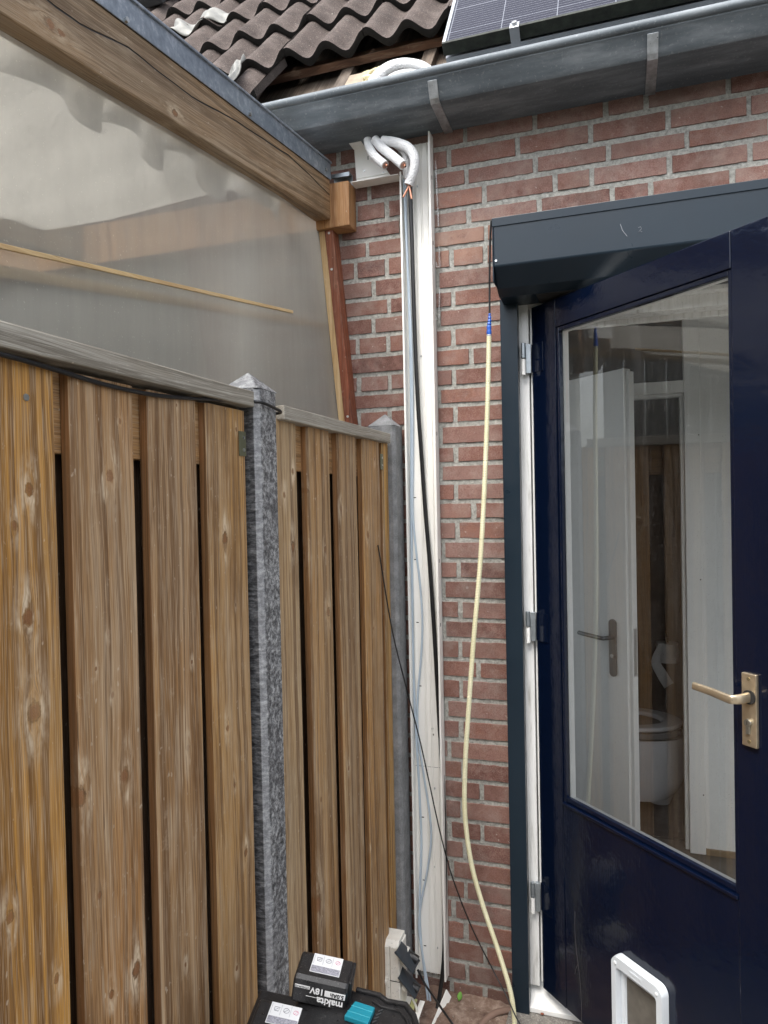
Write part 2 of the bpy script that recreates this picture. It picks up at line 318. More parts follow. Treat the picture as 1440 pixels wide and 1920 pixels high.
for k in range(45):
    z1, z0 = ZS[k], ZS[k + 1]; js = sorted(JN.get(k, []))
    if not js: js = [-.5]
    if k >= 7:  # beyond the door opening the courses carry on
        js = js + [DX1 + (.11 if k % 2 else .05)]
    x = js[0]; left = []
    while x > -3.4: x -= .217 if rb.random() < .72 else .109; left.append(x)
    seq = sorted(left) + js; x = js[-1]
    while x < 1.6: x += .217 if rb.random() < .75 else .109; seq.append(x)
    out = [seq[0]]
    for a in seq[1:]:   # fill wide spans with bricks of the usual length
        while a - out[-1] > .30: out.append(out[-1] + .217)
        out.append(a)
    for a, b in zip(out[:-1], out[1:]):
        a2, b2 = a + .0066, b - .0066
        if z0 < DZ1:
            if a2 < DX1 and b2 > DX0:
                if a2 < DX0 - .02: b2 = DX0
                elif b2 > DX1 + .02: a2 = DX1
                else: continue
        if b2 > .85 and a2 < 1.55 and z0 > .79 and z1 < 2.31: continue
        if b2 - a2 < .012: continue
        hz = .0073 if k > 5 else .0082
        brick(a2, b2, z0 + hz, z1 - hz + .001, b2 > -.95 and a2 < .55)
bo = bk.build('brickwork', brick_mat(), house, smooth=True, angle=60)
at = bo.data.attributes.new('tone', 'FLOAT_COLOR', 'POINT')
at.data.foreach_set('color', [q for t_ in tones for q in (*t_, 1)])
# mortar repair smears and the round plug in one brick
MB().disc(on_y(876, 1102, -.001), (0, -1, 0), .0045, .002, 12).build('wall_plug', plain('plug_grey', (.25, .2, .18), .7), house)

# ---- gutter
def zinc_mat():
    t = NT('zinc'); p = t.pos(); s_ = t.comb(t.math('MULTIPLY', t.xyz(p)[0], 3.), t.math('MULTIPLY', t.xyz(p)[1], 14.), t.math('MULTIPLY', t.xyz(p)[2], 14.))
    n = t.noise(s_, 1.4, 6, .65); g = t.noise(p, 120, 4, .7)
    c = t.ramp(n, [(.3, (.085, .10, .115)), (.5, (.14, .163, .182)), (.7, (.26, .285, .305))])
    c = t.mix(t.math('MULTIPLY', t.mr(g, .58, .7), .4), c, (.42, .44, .44)); return t.fin(c, t.mr(n, .3, .7, .52, .72), .12, t.bump(n, .12, .004))
zm = zinc_mat()
GY, GZ = -.205, 2.872
prof = [(.02, 2.97), (.0, 2.828), (-.170, 2.832), (-.178, 2.838), (-.1985, 2.878), (-.2065, 2.884), (-.2075, 2.892)]
g = MB().sheet(prof, XYZ, -5, 2.2, .003)
gutter = g.build('gutter', zm, house, smooth=True, angle=30)
MB().tube([(x / 4, -.211, 2.8985) for x in range(-20, 9)], .0125, 16).build('gutter_bead', zm, gutter, smooth=True)
mb_br = plain('bracket_zinc', (.46, .48, .50), .34, .7, var=.3, nscale=45, bump=.2)
for xb in (-.507, .098, -1.12, .70):
    b = MB().sheet([(.0, 2.8195), (-.173, 2.8235), (-.186, 2.8325), (-.2075, 2.8745)], XYZ, xb - .014, xb + .014, -.005)
    b.build('gutter_bracket', mb_br, gutter, bevel=.001)
# ---- roof
RS, RC = math.sin(R(50)), math.cos(R(50))
def roof(x, s, h): return Vector((x, .10 + s * RC - h * RS, 3.222 + s * RS + h * RC))
def tile_mat():
    t = NT('concrete_tile'); p = t.pos(); n = t.noise(p, 9, 6, .7); g = t.noise(p, 260, 4, .7); l = t.noise(p, 60, 4, .7)
    a = t.xyz(t.n('Attribute', attribute_name='tone').outputs['Color'])
    c = t.ramp(n, [(.3, (.050, .038, .034)), (.52, (.098, .078, .070)), (.7, (.155, .128, .116))]); c = t.mix(t.math('MULTIPLY', a[0], .5), c, (.10, .078, .07)); lk = t.mr(t.noise(p, 24, 5, .75), .50, .64); c = t.mix(t.math('MULTIPLY', lk, .5), c, (.052, .046, .043))
    c = t.mix(t.math('MULTIPLY', t.mr(g, .58, .66), .75), c, (.40, .34, .30)); c = t.mix(t.math('MULTIPLY', t.mr(l, .66, .72), .6), c, (.55, .52, .45)); c = t.mix(a[1], c, (.014, .013, .012))
    return t.fin(c, .92, 0, t.bump(t.math('ADD', g, l), .8, .004), Specular_IOR_Level=.3)
tl = MB(); tt = []
def wave(u):   # one tile carries two waves; 0..1 across
    return .023 * math.cos(2 * math.pi * 2 * (u - .02)) + .004 * math.cos(2 * math.pi * (u - .1))
PITCH = .335
def tile(x0, row):
    s0 = (row) * PITCH; dz = random.uniform(-.003, .003); o = len(tl.v); tn = random.random(); nu, nv = 24, 6; W_ = .300; jx = random.uniform(-.002, .002)
    def top(u, v):
        x = x0 + jx + u * (W_ - .003); s = s0 + v * (PITCH + .03) + .004 * noise.noise(Vector((x * 20, row * 5, 0)))
        hgt = wave(u) + .030 * (1 - v) + dz + .0032 * noise.noise(Vector((x * 26, s * 26, 2))) + .002 * noise.noise(Vector((x * 70, s * 70, 7))); return roof(x, s, hgt)
    tl.grid(top, nu, nv)
    for _ in range((nu + 1) * (nv + 1)): tt.append((tn, 0, 0))
    def front(u, v):
        x = x0 + jx + u * (W_ - .003); s = s0 + .004 * noise.noise(Vector((x * 20, row * 5, 0))) - (.002 if 0 < v < 1 else 0)
        rag = .003 * noise.noise(Vector((x * 60, v * 3, row))) * (v > 0); return roof(x, s + rag, wave(u) + .030 + dz - .026 * v + .0)
    tl.grid(front, nu, 2)
    for _ in range((nu + 1) * 3): tt.append((tn, 1, 0))
    def under(u, v):
        x = x0 + jx + u * (W_ - .003); return roof(x, s0 + v * .30, wave(u) + .004 + dz - .018 * v * 0 + .0 * v)
    tl.grid(under, nu, 2)
    for _ in range((nu + 1) * 3): tt.append((tn, .6, 0))
    tl.grid(lambda u, v: roof(x0 + jx + (W_ - .003), s0 + u * PITCH, wave(1) + .030 * (1 - u) + dz - .026 * v), 6, 1)
    for _ in range(14): tt.append((tn, .5, 0))
for row in range(-1, 13):
    for i in range(-14, 7):
        x0 = -1.113 + .3 * i
        if row == -1 and i >= 0: continue
        tile(x0, row)
to = tl.build('roof_tiles', tile_mat(), house, smooth=True, angle=50)
at = to.data.attributes.new('tone', 'FLOAT_COLOR', 'POINT'); at.data.foreach_set('color', [q for t_ in tt for q in (*t_, 1)])
# boards, battens and insulation seen where the lowest row is missing
m_deck = wood('roof_board_wood', ((1, 0, 0), (0, RC, RS)), (), (.16, .11, .075), (.13, .105, .085), (.05, .035, .025), (.26, .22, .18), .8, 3.)
m_bat = wood('batten_wood', ((0, 0, 1), (1, 0, 0)), (), (.20, .10, .055), (.16, .09, .06), (.06, .03, .02), (.3, .22, .16), .5, 4.)
def rbox(x0, x1, s0, s1, h0, h1): return MB().quadlist([roof(x, s, h) for h in (h0, h1) for s in (s0, s1) for x in (x0, x1)], [(0, 2, 3, 1), (4, 5, 7, 6), (0, 1, 5, 4), (2, 6, 7, 3), (0, 4, 6, 2), (1, 3, 7, 5)])
rbox(-5, 2.2, -.31, 4.2, -.095, -.085).build('roof_deck', m_deck, house)
for s_ in (.02, .35, .69): rbox(-5, 2.2, s_, s_ + .045, -.058, -.03).build('tile_batten', m_bat, house, bevel=.002)
for x_ in (-1.35, -.905, -.60, -.40, .0): rbox(x_ - .0225, x_ + .0225, -.32, 1.0, -.084, -.059).build('counter_batten', m_deck, house, bevel=.002)
# plywood patch with torn mineral wool
pp = on_y(650, 150, .02); m_ply = plain('plywood_patch', (.34, .28, .21), .8, var=.25, nscale=20, bump=.3)
rbox(-.885, -.66, -.30, -.05, -.083, -.060).build('board_patch', m_ply, house, bevel=.002)
ins = MB()
rr = random.Random(5)
for i in range(60):
    c = roof(-.745 + rr.uniform(-.055, .075), -.135 + rr.uniform(-.035, .03), -.05 + rr.uniform(-.01, .012)); a = rr.uniform(0, 6.28); b = rr.uniform(.006, .02)
    ins.quadlist([c + Vector((math.cos(a + k * 1.57) * b, rr.uniform(-.008, .008), math.sin(a + k * 1.57) * b * .6)) for k in range(4)], [(0, 1, 2, 3)])
ins.build('insulation_scrap', plain('mineral_wool', (.62, .56, .34), .95, var=.35, nscale=60), house)
# torn sheet and lead pieces between the tiles on the left
m_lead = plain('weathered_flashing', (.24, .24, .225), .6, .2, var=.25, nscale=25, bump=.3)
def lead(x0, x1, s0, s1, h): return MB().grid(lambda u, v: roof(x0 + u * (x1 - x0) + .012 * math.sin(v * 5), s0 + v * (s1 - s0) + .02 * math.sin(u * 9), h + wave(((x0 + u * (x1 - x0)) + 1.113) / .3) * .9 + .006 * math.sin(u * 23 + v * 7)), 40, 10)
lead(-2.02, -1.60, .66, .79, .036).build('flashing_strip', m_lead, house, smooth=True, solid=.003)
lead(-1.31, -1.245, -.24, -.02, .044).build('flashing_strip', m_lead, house, smooth=True, solid=.003)
# roof window far up on the left
rwm = plain('dark_window_frame', (.03, .034, .038), .4, .2)
rbox(-3.2, -2.12, 1.15, 1.24, .05, .13).build('roof_window_frame', rwm, house, bevel=.004)
rbox(-3.2, -2.12, 1.28, 1.36, .06, .15).build('roof_window_frame', rwm, house, bevel=.004)
rbox(-3.15, -2.16, 1.36, 2.3, .06, .11).build('roof_window', plain('roof_window_glass', (.02, .025, .03), .1), house)

# ---- shutter box, guide rail, door frame
XS0 = -.338
pf = [(-.0, 2.525), (-.192, 2.452), (-.196, 2.440), (-.198, 2.322), (-.150, 2.262), (-.115, 2.246), (-.0, 2.246)]
tv = [on_y(922, 412, -.192).z, on_y(925, 500, -.198).z]
pf[1] = (-.192, tv[0]); pf[2] = (-.198, tv[0] - .012); pf[3] = (-.198, tv[1]); pf[0] = (-.0, tv[0] + .028)
box = MB().prism(pf, XYZ, XS0, 1.3).build('shutter_box', m_anth, house, bevel=.004, seg=3)
zt = tv[0]
MB().box(XS0 - .003, 1.3, -.2005, -.19, zt - .024, zt + .001).build('box_lid_edge', m_anth, box, bevel=.0015)
MB().box(XS0 - .003, XS0 - .0, -.199, -.0, 2.27, zt).build('box_end_plate', m_anth, box, bevel=.001)
MB().disc(on_y(930, 489, -.1985), (0, -1, 0), .0035, .0015, 12).build('box_screw', m_steel, box)
m_scr = plain('scratch', (.28, .30, .33), .6)
c0 = on_y(1163, 420, -.1984); c1 = on_y(1176, 443, -.1984); MB().tube([c0, (c0 + c1) / 2 + Vector((-.003, 0, -.001)), c1], .0006, 4).build('scratch_mark', m_scr, box)
q = [on_y(a, b, -.1984) for a, b in ((1197, 427), (1201, 425), (1203, 429), (1197, 435), (1204, 434))]; MB().tube(q, .0005, 4).build('scratch_mark', m_scr, box)
MB().box(XS0 + .11, 1.2, -.112, -.02, 2.2435, 2.2455).build('shutter_slot', m_dark, box)
guide = MB().box(-.347, -.2945, -.041, -.001, .004, 2.262).build('shutter_guide_rail', m_anth, house, bevel=.0015)
MB().box(.685, .737, -.041, -.001, .004, 2.262).build('shutter_guide_rail', m_anth, house, bevel=.0015)
def oldwhite():
    t = NT('weathered_white_paint'); p = t.pos(); q = t.xyz(p); s_ = t.comb(t.math('MULTIPLY', q[0], 40.), t.math('MULTIPLY', q[1], 40.), t.math('MULTIPLY', q[2], 3.)); n = t.noise(s_, 1.5, 6, .7)
    c = t.ramp(n, [(.3, (.42, .41, .38)), (.45, (.72, .72, .70)), (.6, (.80, .80, .79))]); return t.fin(c, .5, 0, t.bump(n, .3, .003))
m_ow = oldwhite()
fr = MB().box(-.33, -.266, .004, .05, .10, 2.30).build('door_frame', m_ow, house, bevel=.002)
MB().box(-.33, -.232, .0505, .115, .10, 2.205).build('door_stop', m_ow, fr, bevel=.002)
MB().box(-.262, -.254, .012, .05, .11, 2.235).build('draught_strip', m_white, fr, bevel=.001)
MB().box(-.266, .60, .004, .05, 2.236, 2.31).build('frame_head', m_ow, fr, bevel=.002)
MB().box(-.232, .60, .0505, .115, 2.200, 2.31).build('frame_head', m_ow, fr, bevel=.002)
MB().box(-.232, .60, .1155, .135, 2.185, 2.31).build('frame_head', m_ow, fr, bevel=.002)
MB().box(.60, .66, .004, .115, .10, 2.31).build('door_frame', m_ow, house, bevel=.002)
MB().box(-.33, .66, .004, .115, 2.3105, 2.345).build('frame_top_board', plain('grey_board', (.4, .38, .35), .7), fr)
sill = MB().prism([(-.03, .035), (-.03, .05), (.03, .075), (.12, .098), (.12, .035)], XYZ, -.30, .64).build('door_sill', m_white, house, bevel=.002)
MB().box(-.36, .70, -.10, .12, -.01, .034).build('door_step', gm, house, bevel=.006)
# ================================================================== INTERIOR (parts of the house seen through the open door)
m_in = plain('interior_wall_paint', (.78, .79, .78), .75, var=.03, bump=.35, bscale=140)
m_inw = plain('interior_trim_paint', (.80, .81, .80), .4, var=.02)
m_flr = plain('dark_floor', (.10, .085, .07), .5, var=.3, nscale=8)
YP = 1.07
f_ = struct(MB().box(-1.4, 2.45, .115, 2.0, .03, .09).build('indoor_floor', m_flr))
iw = MB().box(.326, 2.45, YP, YP + .09, .09, 2.62).box(-1.35, -.42, YP, YP + .09, .09, 2.62)
iw.box(1.55, 2.4, .101, .114, .8, 2.3)
iw.box(2.4, 2.45, .115, 2.05, .09, 2.62).box(1.45, 2.4, 1.95, 2.05, .09, 2.62).box(-1.4, -1.35, 1.05, 2.05, .09, 2.62).box(-1.4, -1.35, .115, 1.05, .09, .75).box(-1.35, 1.45, 1.95, 2.05, .09, 2.62)  # left wall left open above its low part, added to light the inner door
iw.box(-1.35, DX0 + .01, .101, .114, .09, 2.62).box(DX1 - .01, .85, .101, .114, .09, 2.62).box(.85, 2.4, .101, .114, .09, .8)
iw.build('interior_wall', m_in, house)
MB().box(-1.35, 2.4, .115, 2.0, 2.621, 2.66).build('ceiling', m_in, house)
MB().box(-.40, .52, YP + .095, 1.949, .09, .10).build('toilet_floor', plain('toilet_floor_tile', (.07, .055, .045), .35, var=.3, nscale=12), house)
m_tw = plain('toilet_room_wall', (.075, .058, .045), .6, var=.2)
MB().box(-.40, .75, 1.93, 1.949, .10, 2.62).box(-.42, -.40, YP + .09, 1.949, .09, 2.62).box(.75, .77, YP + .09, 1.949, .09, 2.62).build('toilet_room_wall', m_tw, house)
tf = MB().box(.262, .326, YP - .012, YP + .09, .09, 2.56).box(-.46, -.385, YP - .012, YP + .09, .09, 2.56)
zl0, zl1 = on_y(1230, 738, YP - .012).z, on_y(1230, 716, YP - .012).z
tf.box(-.385, .262, YP - .012, YP + .09, zl0, zl1).box(-.385, .262, YP - .012, YP + .09, 2.50, 2.56)
tfr = tf.build('inner_door_frame', m_inw, house, bevel=.003)
MB().box(.247, .2615, YP + .02, YP + .07, .09, zl0 - .014).box(-.38, .2615, YP + .02, YP + .07, zl0 - .014, zl0 - .0005).build('frame_stop', m_inw, tfr, bevel=.002)
MB().box(-.384, .2615, YP + .03, YP + .036, zl1 + .0005, 2.4995).build('transom_pane', plain('transom_glass', (.03, .03, .03), .08), tfr)
for z_ in (.35, 1.28, 1.9): MB().disc((.318, YP - .012, z_), (0, -1, 0), .003, .001, 8).build('frame_screw', m_dark, tfr)
MB().box(.327, 1.45, YP - .012, YP - .0005, .0905, .115).build('skirting_board', plain('skirting_wood', (.25, .18, .11), .6), house)
# inner white door, half open
idr = Vector((.73003, -.68341, 0)); idn = Vector((-.68341, -.73003, 0)); ih = Vector((-.371, YP, 0))
def IT(q): return ih + idr * q.x + idn * q.y + Vector((0, 0, q.z))
idoor = MB().box(.0, .528, -.04, 0, .105, 2.148, IT).box(.528, .545, -.04, -.012, .105, 2.135, IT).build('inner_door', m_inw, house, bevel=.002)
MB().box(.5452, .5458, -.034, -.018, .93, 1.12, IT).build('lock_plate', m_steel, idoor)
pl = MB(); pc = []
for k in range(24):
    a = 2 * math.pi * k / 24; pc.append((.457 + .0185 * math.cos(a), 1.032 + (.098 if math.sin(a) >= 0 else -.098) + .0185 * math.sin(a)))
pl.prism(pc, lambda p, q_, t_: IT(Vector((p, t_, q_))), .0, .008); m_dks = plain('brushed_dark_steel', (.20, .20, .20), .38, .8)
bp = pl.build('door_handle_plate', m_dks, idoor, bevel=.001)
MB().tube(smoothpath([IT(Vector(q_)) for q_ in ((.457, .006, 1.075), (.455, .045, 1.075), (.44, .055, 1.075), (.34, .057, 1.078), (.32, .057, 1.079))], 5), .0085, 12).build('door_handle', m_dks, bp, smooth=True)
MB().disc(IT(Vector((.457, .008, 1.0))), idn, .008, .004, 14).build('lock_knob', m_steel, bp)

# ================================================================== OUTER DOOR (part of the house, standing open)
dd = Vector((.71606, -.69804, 0)); dn = Vector((-.69804, -.71606, 0)); dh = Vector((-.25614, 0, 0))
def DT(q): return dh + dd * q.x + dn * q.y + Vector((0, 0, q.z))      # x along the leaf, y outward, z up
def navy():
    t = NT('navy_gloss_paint'); p = t.pos(); q = t.xyz(p)
    n = t.noise(t.comb(t.math('MULTIPLY', q[0], 1.), t.math('MULTIPLY', q[1], 1.), t.math('MULTIPLY', q[2], 1.)), 55, 3, .5); b = t.noise(t.comb(t.math('MULTIPLY', q[0], 220.), t.math('MULTIPLY', q[1], 220.), t.math('MULTIPLY', q[2], 12.)), 1., 2, .5)
    big = t.noise(p, 9, 2, .5)
    return t.fin(t.mix(n, (.0011, .0034, .0125), (.0018, .0050, .018)), .13, 0, t.bump(t.math('ADD', big, t.math('ADD', t.math('MULTIPLY', n, .25), t.math('MULTIPLY', b, .08))), .30, .008), Coat_Weight=.0)
m_navy = navy(); DW = .785; ZB, ZT = .10, 2.236; GS0, GS1, GZ0, GZ1 = .118, .692, .747, 2.138
door = MB().box(0, .1065, -.02, 0, ZB, ZT, DT).box(.6935 + .0, DW, -.02, 0, ZB, ZT, DT).box(.1075, .6925, -.02, -.0005, 2.152, ZT, DT).box(.1075, .6925, -.02, -.0015, ZB, .722, DT).build('door', m_navy, house, bevel=.0018, label='navy blue glazed back door standing half open')
bead = MB()
for (a, b, c, d_) in ((.108, .118, .722, 2.152), (.682, .6925, .722, 2.152)): bead.box(a, b, -.02, -.004, c, d_, DT)
bead.box(.118, .682, -.02, -.004, 2.138, 2.152, DT)
bead.box(.108, .6925, -.012, .004, .722, .731, DT).box(.118, .682, -.02, -.006, .7315, GZ0, DT)
bead.build('glazing_bead', m_navy, door, bevel=.0025, seg=3)
MB().box(0, .1185, -.042, -.0205, ZB, ZT, DT).box(.6915, DW - .012, -.042, -.0205, ZB, ZT, DT).box(.119, .6912, -.042, -.0205, 2.14, ZT, DT).box(.119, .6912, -.042, -.0205, ZB, .74, DT).build('door_inner_face', m_white, door, bevel=.001)
MB().box(DW + .0003, DW + .0022, -.0195, -.0005, ZB, ZT, DT).build('edge_sheen', plain('edge_sheen_blue', (.02, .055, .13), .3), door)  # lighter blue strip paints the reflection along the door's leading edge
def glass():
    t = NT('window_glass'); p = t.pos(); g = t.n('BsdfGlossy') if False else None
    tr = t.n('BsdfTransparent'); tr.inputs[0].default_value = (.93, .95, .94, 1); gl = t.n('BsdfAnisotropic'); gl.inputs['Roughness'].default_value = .0
    fz = t.n('Fresnel'); fz.inputs[0].default_value = 1.52; k = t.math('MULTIPLY', fz.outputs[0], 3.4, clamp=True)
    sm = t.noise(t.vm('MULTIPLY', p, (16, 16, 2.2)), 1., 5, .7); sp = t.math('ADD', t.math('MULTIPLY', t.mr(t.noise(p, 420, 1, .5), .70, .74), .3), t.mr(sm, .50, .75, .0, .022))
    df = t.n('BsdfDiffuse'); df.inputs[0].default_value = (.6, .6, .6, 1)
    x = t.n('MixShader'); t.put(x.inputs[0], k); t.put(x.inputs[1], tr.outputs[0]); t.put(x.inputs[2], gl.outputs[0])
    y = t.n('MixShader'); t.put(y.inputs[0], sp); t.put(y.inputs[1], x.outputs[0]); t.put(y.inputs[2], df.outputs[0]); t.put(t.out.inputs[0], y.outputs[0]); return t.m
MB().quadlist([DT(Vector(q_)) for q_ in ((.117, -.017, .735), (.693, -.017, .735), (.693, -.017, 2.142), (.117, -.017, 2.142))], [(0, 1, 2, 3)]).build('window_pane', glass(), door)
# hinges
for z_ in (2.078, 1.244, .392):
    hg = MB().box(-.2735, -.2585, -.012, -.0, z_ - .045, z_ + .045).tube([(-.281, -.014, z_ + .002), (-.281, -.014, z_ + .048)], .007, 12).build('hinge', m_galv, door, bevel=.0008)
    MB().tube([(-.281, -.014, z_ - .05), (-.281, -.014, z_ - .002)], .0065, 12).build('hinge_knuckle', m_white, hg)
    MB().box(.0, .052, .0002, .0022, z_ - .044, z_ + .044, DT).build('hinge_leaf', m_navy, hg, bevel=.0006)
# handle
m_alu = plain('champagne_aluminium', (.60, .50, .36), .35, .85, var=.12, nscale=40, bump=.08)
hp = MB().box(.7135, .7495, .0, .010, 1.086, 1.249, DT).build('handle_plate', m_alu, door, bevel=.0025, seg=3)
hx_ = lambda a, b, c: DT(Vector((a, b, c)))
lv = smoothpath([hx_(.733, .01, 1.197), hx_(.732, .04, 1.197), hx_(.727, .055, 1.197), hx_(.715, .058, 1.197), hx_(.67, .055, 1.2015), hx_(.625, .056, 1.205)], 6)
def bar(pts, w0, w1, th): # flattened lever
    m_ = MB(); o = 0; n = len(pts)
    for i, p in enumerate(pts):
        d = (pts[min(i + 1, n - 1)] - pts[max(0, i - 1)]).normalized(); zz = Vector((0, 0, 1)); zz = (zz - d * zz.dot(d)).normalized(); sx = d.cross(zz); t_ = i / (n - 1); w_ = w0 + (w1 - w0) * t_
        for k in range(12): a = 2 * math.pi * k / 12; ca, sa = math.cos(a), math.sin(a); m_.v.append(p + zz * (abs(ca) ** .6 * math.copysign(1, ca)) * w_ + sx * (abs(sa) ** .6 * math.copysign(1, sa)) * th)
    for i in range(n - 1):
        for k in range(12): m_.f.append((i * 12 + k, i * 12 + (k + 1) % 12, (i + 1) * 12 + (k + 1) % 12, (i + 1) * 12 + k))
    m_.f += [tuple(range(12))[::-1], tuple((n - 1) * 12 + k for k in range(12))]; return m_
bar(lv, .0115, .0085, .0055).build('handle_lever', m_alu, hp, smooth=True, angle=50)
MB().disc(hx_(.733, .0101, 1.197), dn, .0155, .003, 20).build('handle_collar', m_dark, hp)
cyl = MB().disc(hx_(.731, .0101, 1.140), dn, .0085, .006, 18).box(.7265, .7355, .0101, .0155, 1.115, 1.138, DT).build('lock_cylinder', plain('cylinder_steel', (.42, .42, .38), .35, .9), hp, bevel=.001)
MB().box(.7303, .7317, .0162, .0166, 1.136, 1.144, DT).build('keyhole', m_dark, hp)
for z_ in (1.237, 1.098): MB().disc(hx_(.7315, .0101, z_), dn, .0038, .0012, 12).build('plate_screw', plain('brass_screw', (.3, .25, .14), .4, .8), hp)
MB().disc(hx_(.727, .0605, 1.197), dn, .002, .0008, 8).build('grub_screw', m_dark, hp)
# cracked paint near the bottom and little chips
ck = MB(); r5 = random.Random(2)
for (pts) in ([(.150, .42), (.148, .36), (.156, .31), (.163, .27), (.167, .22), (.172, .15), (.171, .105)], [(.163, .27), (.152, .25), (.146, .23)], [(.09, .33), (.094, .31), (.102, .29)]):
    ck.tube(smoothpath([hx_(a + r5.uniform(-.002, .002), -.0008, b) for a, b in pts], 3), .0011, 5)
ck.build('paint_crack', plain('crack_tone', (.045, .04, .038), .8), door)
# cat flap
m_cat = plain('cat_flap_plastic', (.60, .64, .68), .35, var=.05)
def rrect(a0, a1, z0, z1, r_, n=6):
    out = []
    for (cx, cz, s0) in ((a1 - r_, z1 - r_, 0), (a0 + r_, z1 - r_, 90), (a0 + r_, z0 + r_, 180), (a1 - r_, z0 + r_, 270)):
        for k in range(n + 1): a = R(s0 + 90 * k / n); out.append((cx + r_ * math.cos(a), cz + r_ * math.sin(a)))
    return out
def ring(outer, inner, y0, y1, yi):
    m_ = MB(); n = len(outer)
    L_ = [[DT(Vector((p[0], y, p[1]))) for p in pr] for pr, y in ((outer, y0), (outer, y1 * .55), ([(o_[0] * .93 + i_[0] * .07, o_[1] * .93 + i_[1] * .07) for o_, i_ in zip(outer, inner)], y1), ([(o_[0] * .12 + i_[0] * .88, o_[1] * .12 + i_[1] * .88) for o_, i_ in zip(outer, inner)], y1), (inner, y1 - .004), (inner, yi))]
    for l in L_: m_.v += l
    for j in range(len(L_) - 1):
        for k in range(n): m_.f.append((j * n + k, j * n + (k + 1) % n, (j + 1) * n + (k + 1) % n, (j + 1) * n + k))
    return m_
CA0, CA1, CZ0, CZ1 = .318, .492, .150, .400
cf = ring(rrect(CA0, CA1, CZ0, CZ1, .024), rrect(CA0 + .018, CA1 - .022, CZ0 + .03, CZ1 - .034, .012), 0, .024, -.01).build('cat_flap_frame', m_cat, door, smooth=True, angle=35)
ring(rrect(CA0 + .019, CA1 - .0225, CZ0 + .031, CZ1 - .035, .012), rrect(CA0 + .034, CA1 - .034, CZ0 + .05, CZ1 - .052, .010), -.006, .0065, -.008).build('cat_flap_rim', m_cat, cf, smooth=True)
cp = MB(); rr_ = rrect(CA0 + .030, CA1 - .030, CZ0 + .045, CZ1 - .047, .01); cp.prism(rr_, lambda p, q_, t_: DT(Vector((p, t_, q_))), -.0035, .0005)
t_ = NT('smoked_flap'); cpm = t_.fin(t_.mix(t_.noise(t_.pos(), 30, 4), (.075, .07, .062), (.16, .15, .13)), .18)
cp.build('cat_flap_panel', cpm, cf)
for a_ in (CA0 + .016, CA1 - .018): MB().disc(DT(Vector((a_, .0238, CZ1 - .02))), dn, .0045, .003, 14, .5).build('cat_flap_screw', plain('screw_cap', (.75, .78, .8), .3), cf, smooth=True)
em = MB().box(.385, .425, .0238, .0249, CZ1 - .0195, CZ1 - .0125, DT).build('cat_flap_emboss', m_cat, cf, bevel=.001)

# ================================================================== toilet room things
toil = thing('toilet', 'white wall hung toilet with raised round seat in the dark room behind the door', 'toilet', (.1, 1.5, .17))
m_cer = plain('ceramic', (.62, .63, .66), .12, var=.02)
def bowl(u, v):
    a = 2 * math.pi * u; z = .475 - .31 * v; k = math.sqrt(max(0., 1 - max(0, (v - .55) / .5) ** 2 * .55))
    ax = .285 * k; ay = .18 * (1 - .25 * v * v); ca = math.cos(a); sa = math.sin(a)
    return (-.005 + ax * (abs(ca) ** .8) * math.copysign(1, ca), 1.5 + ay * (abs(sa) ** .8) * math.copysign(1, sa), z)
MB().grid(bowl, 40, 14).quadlist([bowl(k / 40, 1) for k in range(40)], [tuple(range(40))]).build('bowl', m_cer, toil, smooth=True)
MB().tube([(.16, 1.5, .19), (.16, 1.5, .125)], .05, 20, True, [.075, .05]).build('outlet', m_cer, toil, smooth=True)
def seat(R0, z0, hh):
    m_ = MB(); n = 40
    for (k0, z_) in ((1, z0), (1, z0 + hh), (.66, z0 + hh), (.62, z0)):
        for i in range(n): a = 2 * math.pi * i / n; m_.v.append(Vector((.005 + .265 * k0 * math.cos(a), 1.5 + .185 * k0 * math.sin(a), z_)))
    for j in range(4):
        for i in range(n): m_.f.append((j * n + i, j * n + (i + 1) % n, ((j + 1) % 4) * n + (i + 1) % n, ((j + 1) % 4) * n + i))
    return m_
seat(1, .515, .02).build('seat', m_cer, toil, bevel=.006, smooth=True)
MB().prism([(.005 + .26 * math.cos(k * .157), 1.5 + .18 * math.sin(k * .157)) for k in range(40)], lambda p, q_, t_: Vector((p, q_, t_)), .476, .505).build('seat_base', plain('seat_grey', (.16, .165, .17), .4), toil, bevel=.004)
MB().box(-.40, -.2, 1.36, 1.64, .3, .47).build('wall_mount', m_cer, toil, bevel=.01)
hol = thing('toilet_roll_holder', 'toilet roll with hanging torn end on the dark toilet wall', 'toilet roll', (.215, 1.85, .8))
cx_, cy_, cz_ = .222, 1.80, .808
MB().tube([(cx_, cy_, cz_ - .05), (cx_, cy_, cz_ + .05)], .055, 28).build('paper_roll', plain('tissue', (.86, .86, .86), .9), hol, smooth=True)
hpL = smoothpath([on_y(1234, 1208, 1.745), on_y(1221, 1240, 1.735), on_y(1232, 1268, 1.73), on_y(1246, 1291, 1.73)], 4); hpR = smoothpath([on_y(1246, 1206, 1.745), on_y(1238, 1238, 1.738), on_y(1250, 1260, 1.735), on_y(1263, 1281, 1.735)], 4)
MB().grid(lambda u, v: hpL[round(v * 12)].lerp(hpR[round(v * 12)], u) + Vector((0, .006 * math.sin(u * 3), 0)), 4, 12).build('hanging_paper', plain('tissue_end', (.80, .80, .80), .9), hol, smooth=True)
MB().tube([(cx_, 1.93, cz_ + .075), (cx_, cy_, cz_ + .075), (cx_, cy_, cz_ - .04)], .007, 10).build('roll_bracket', m_dark, hol)

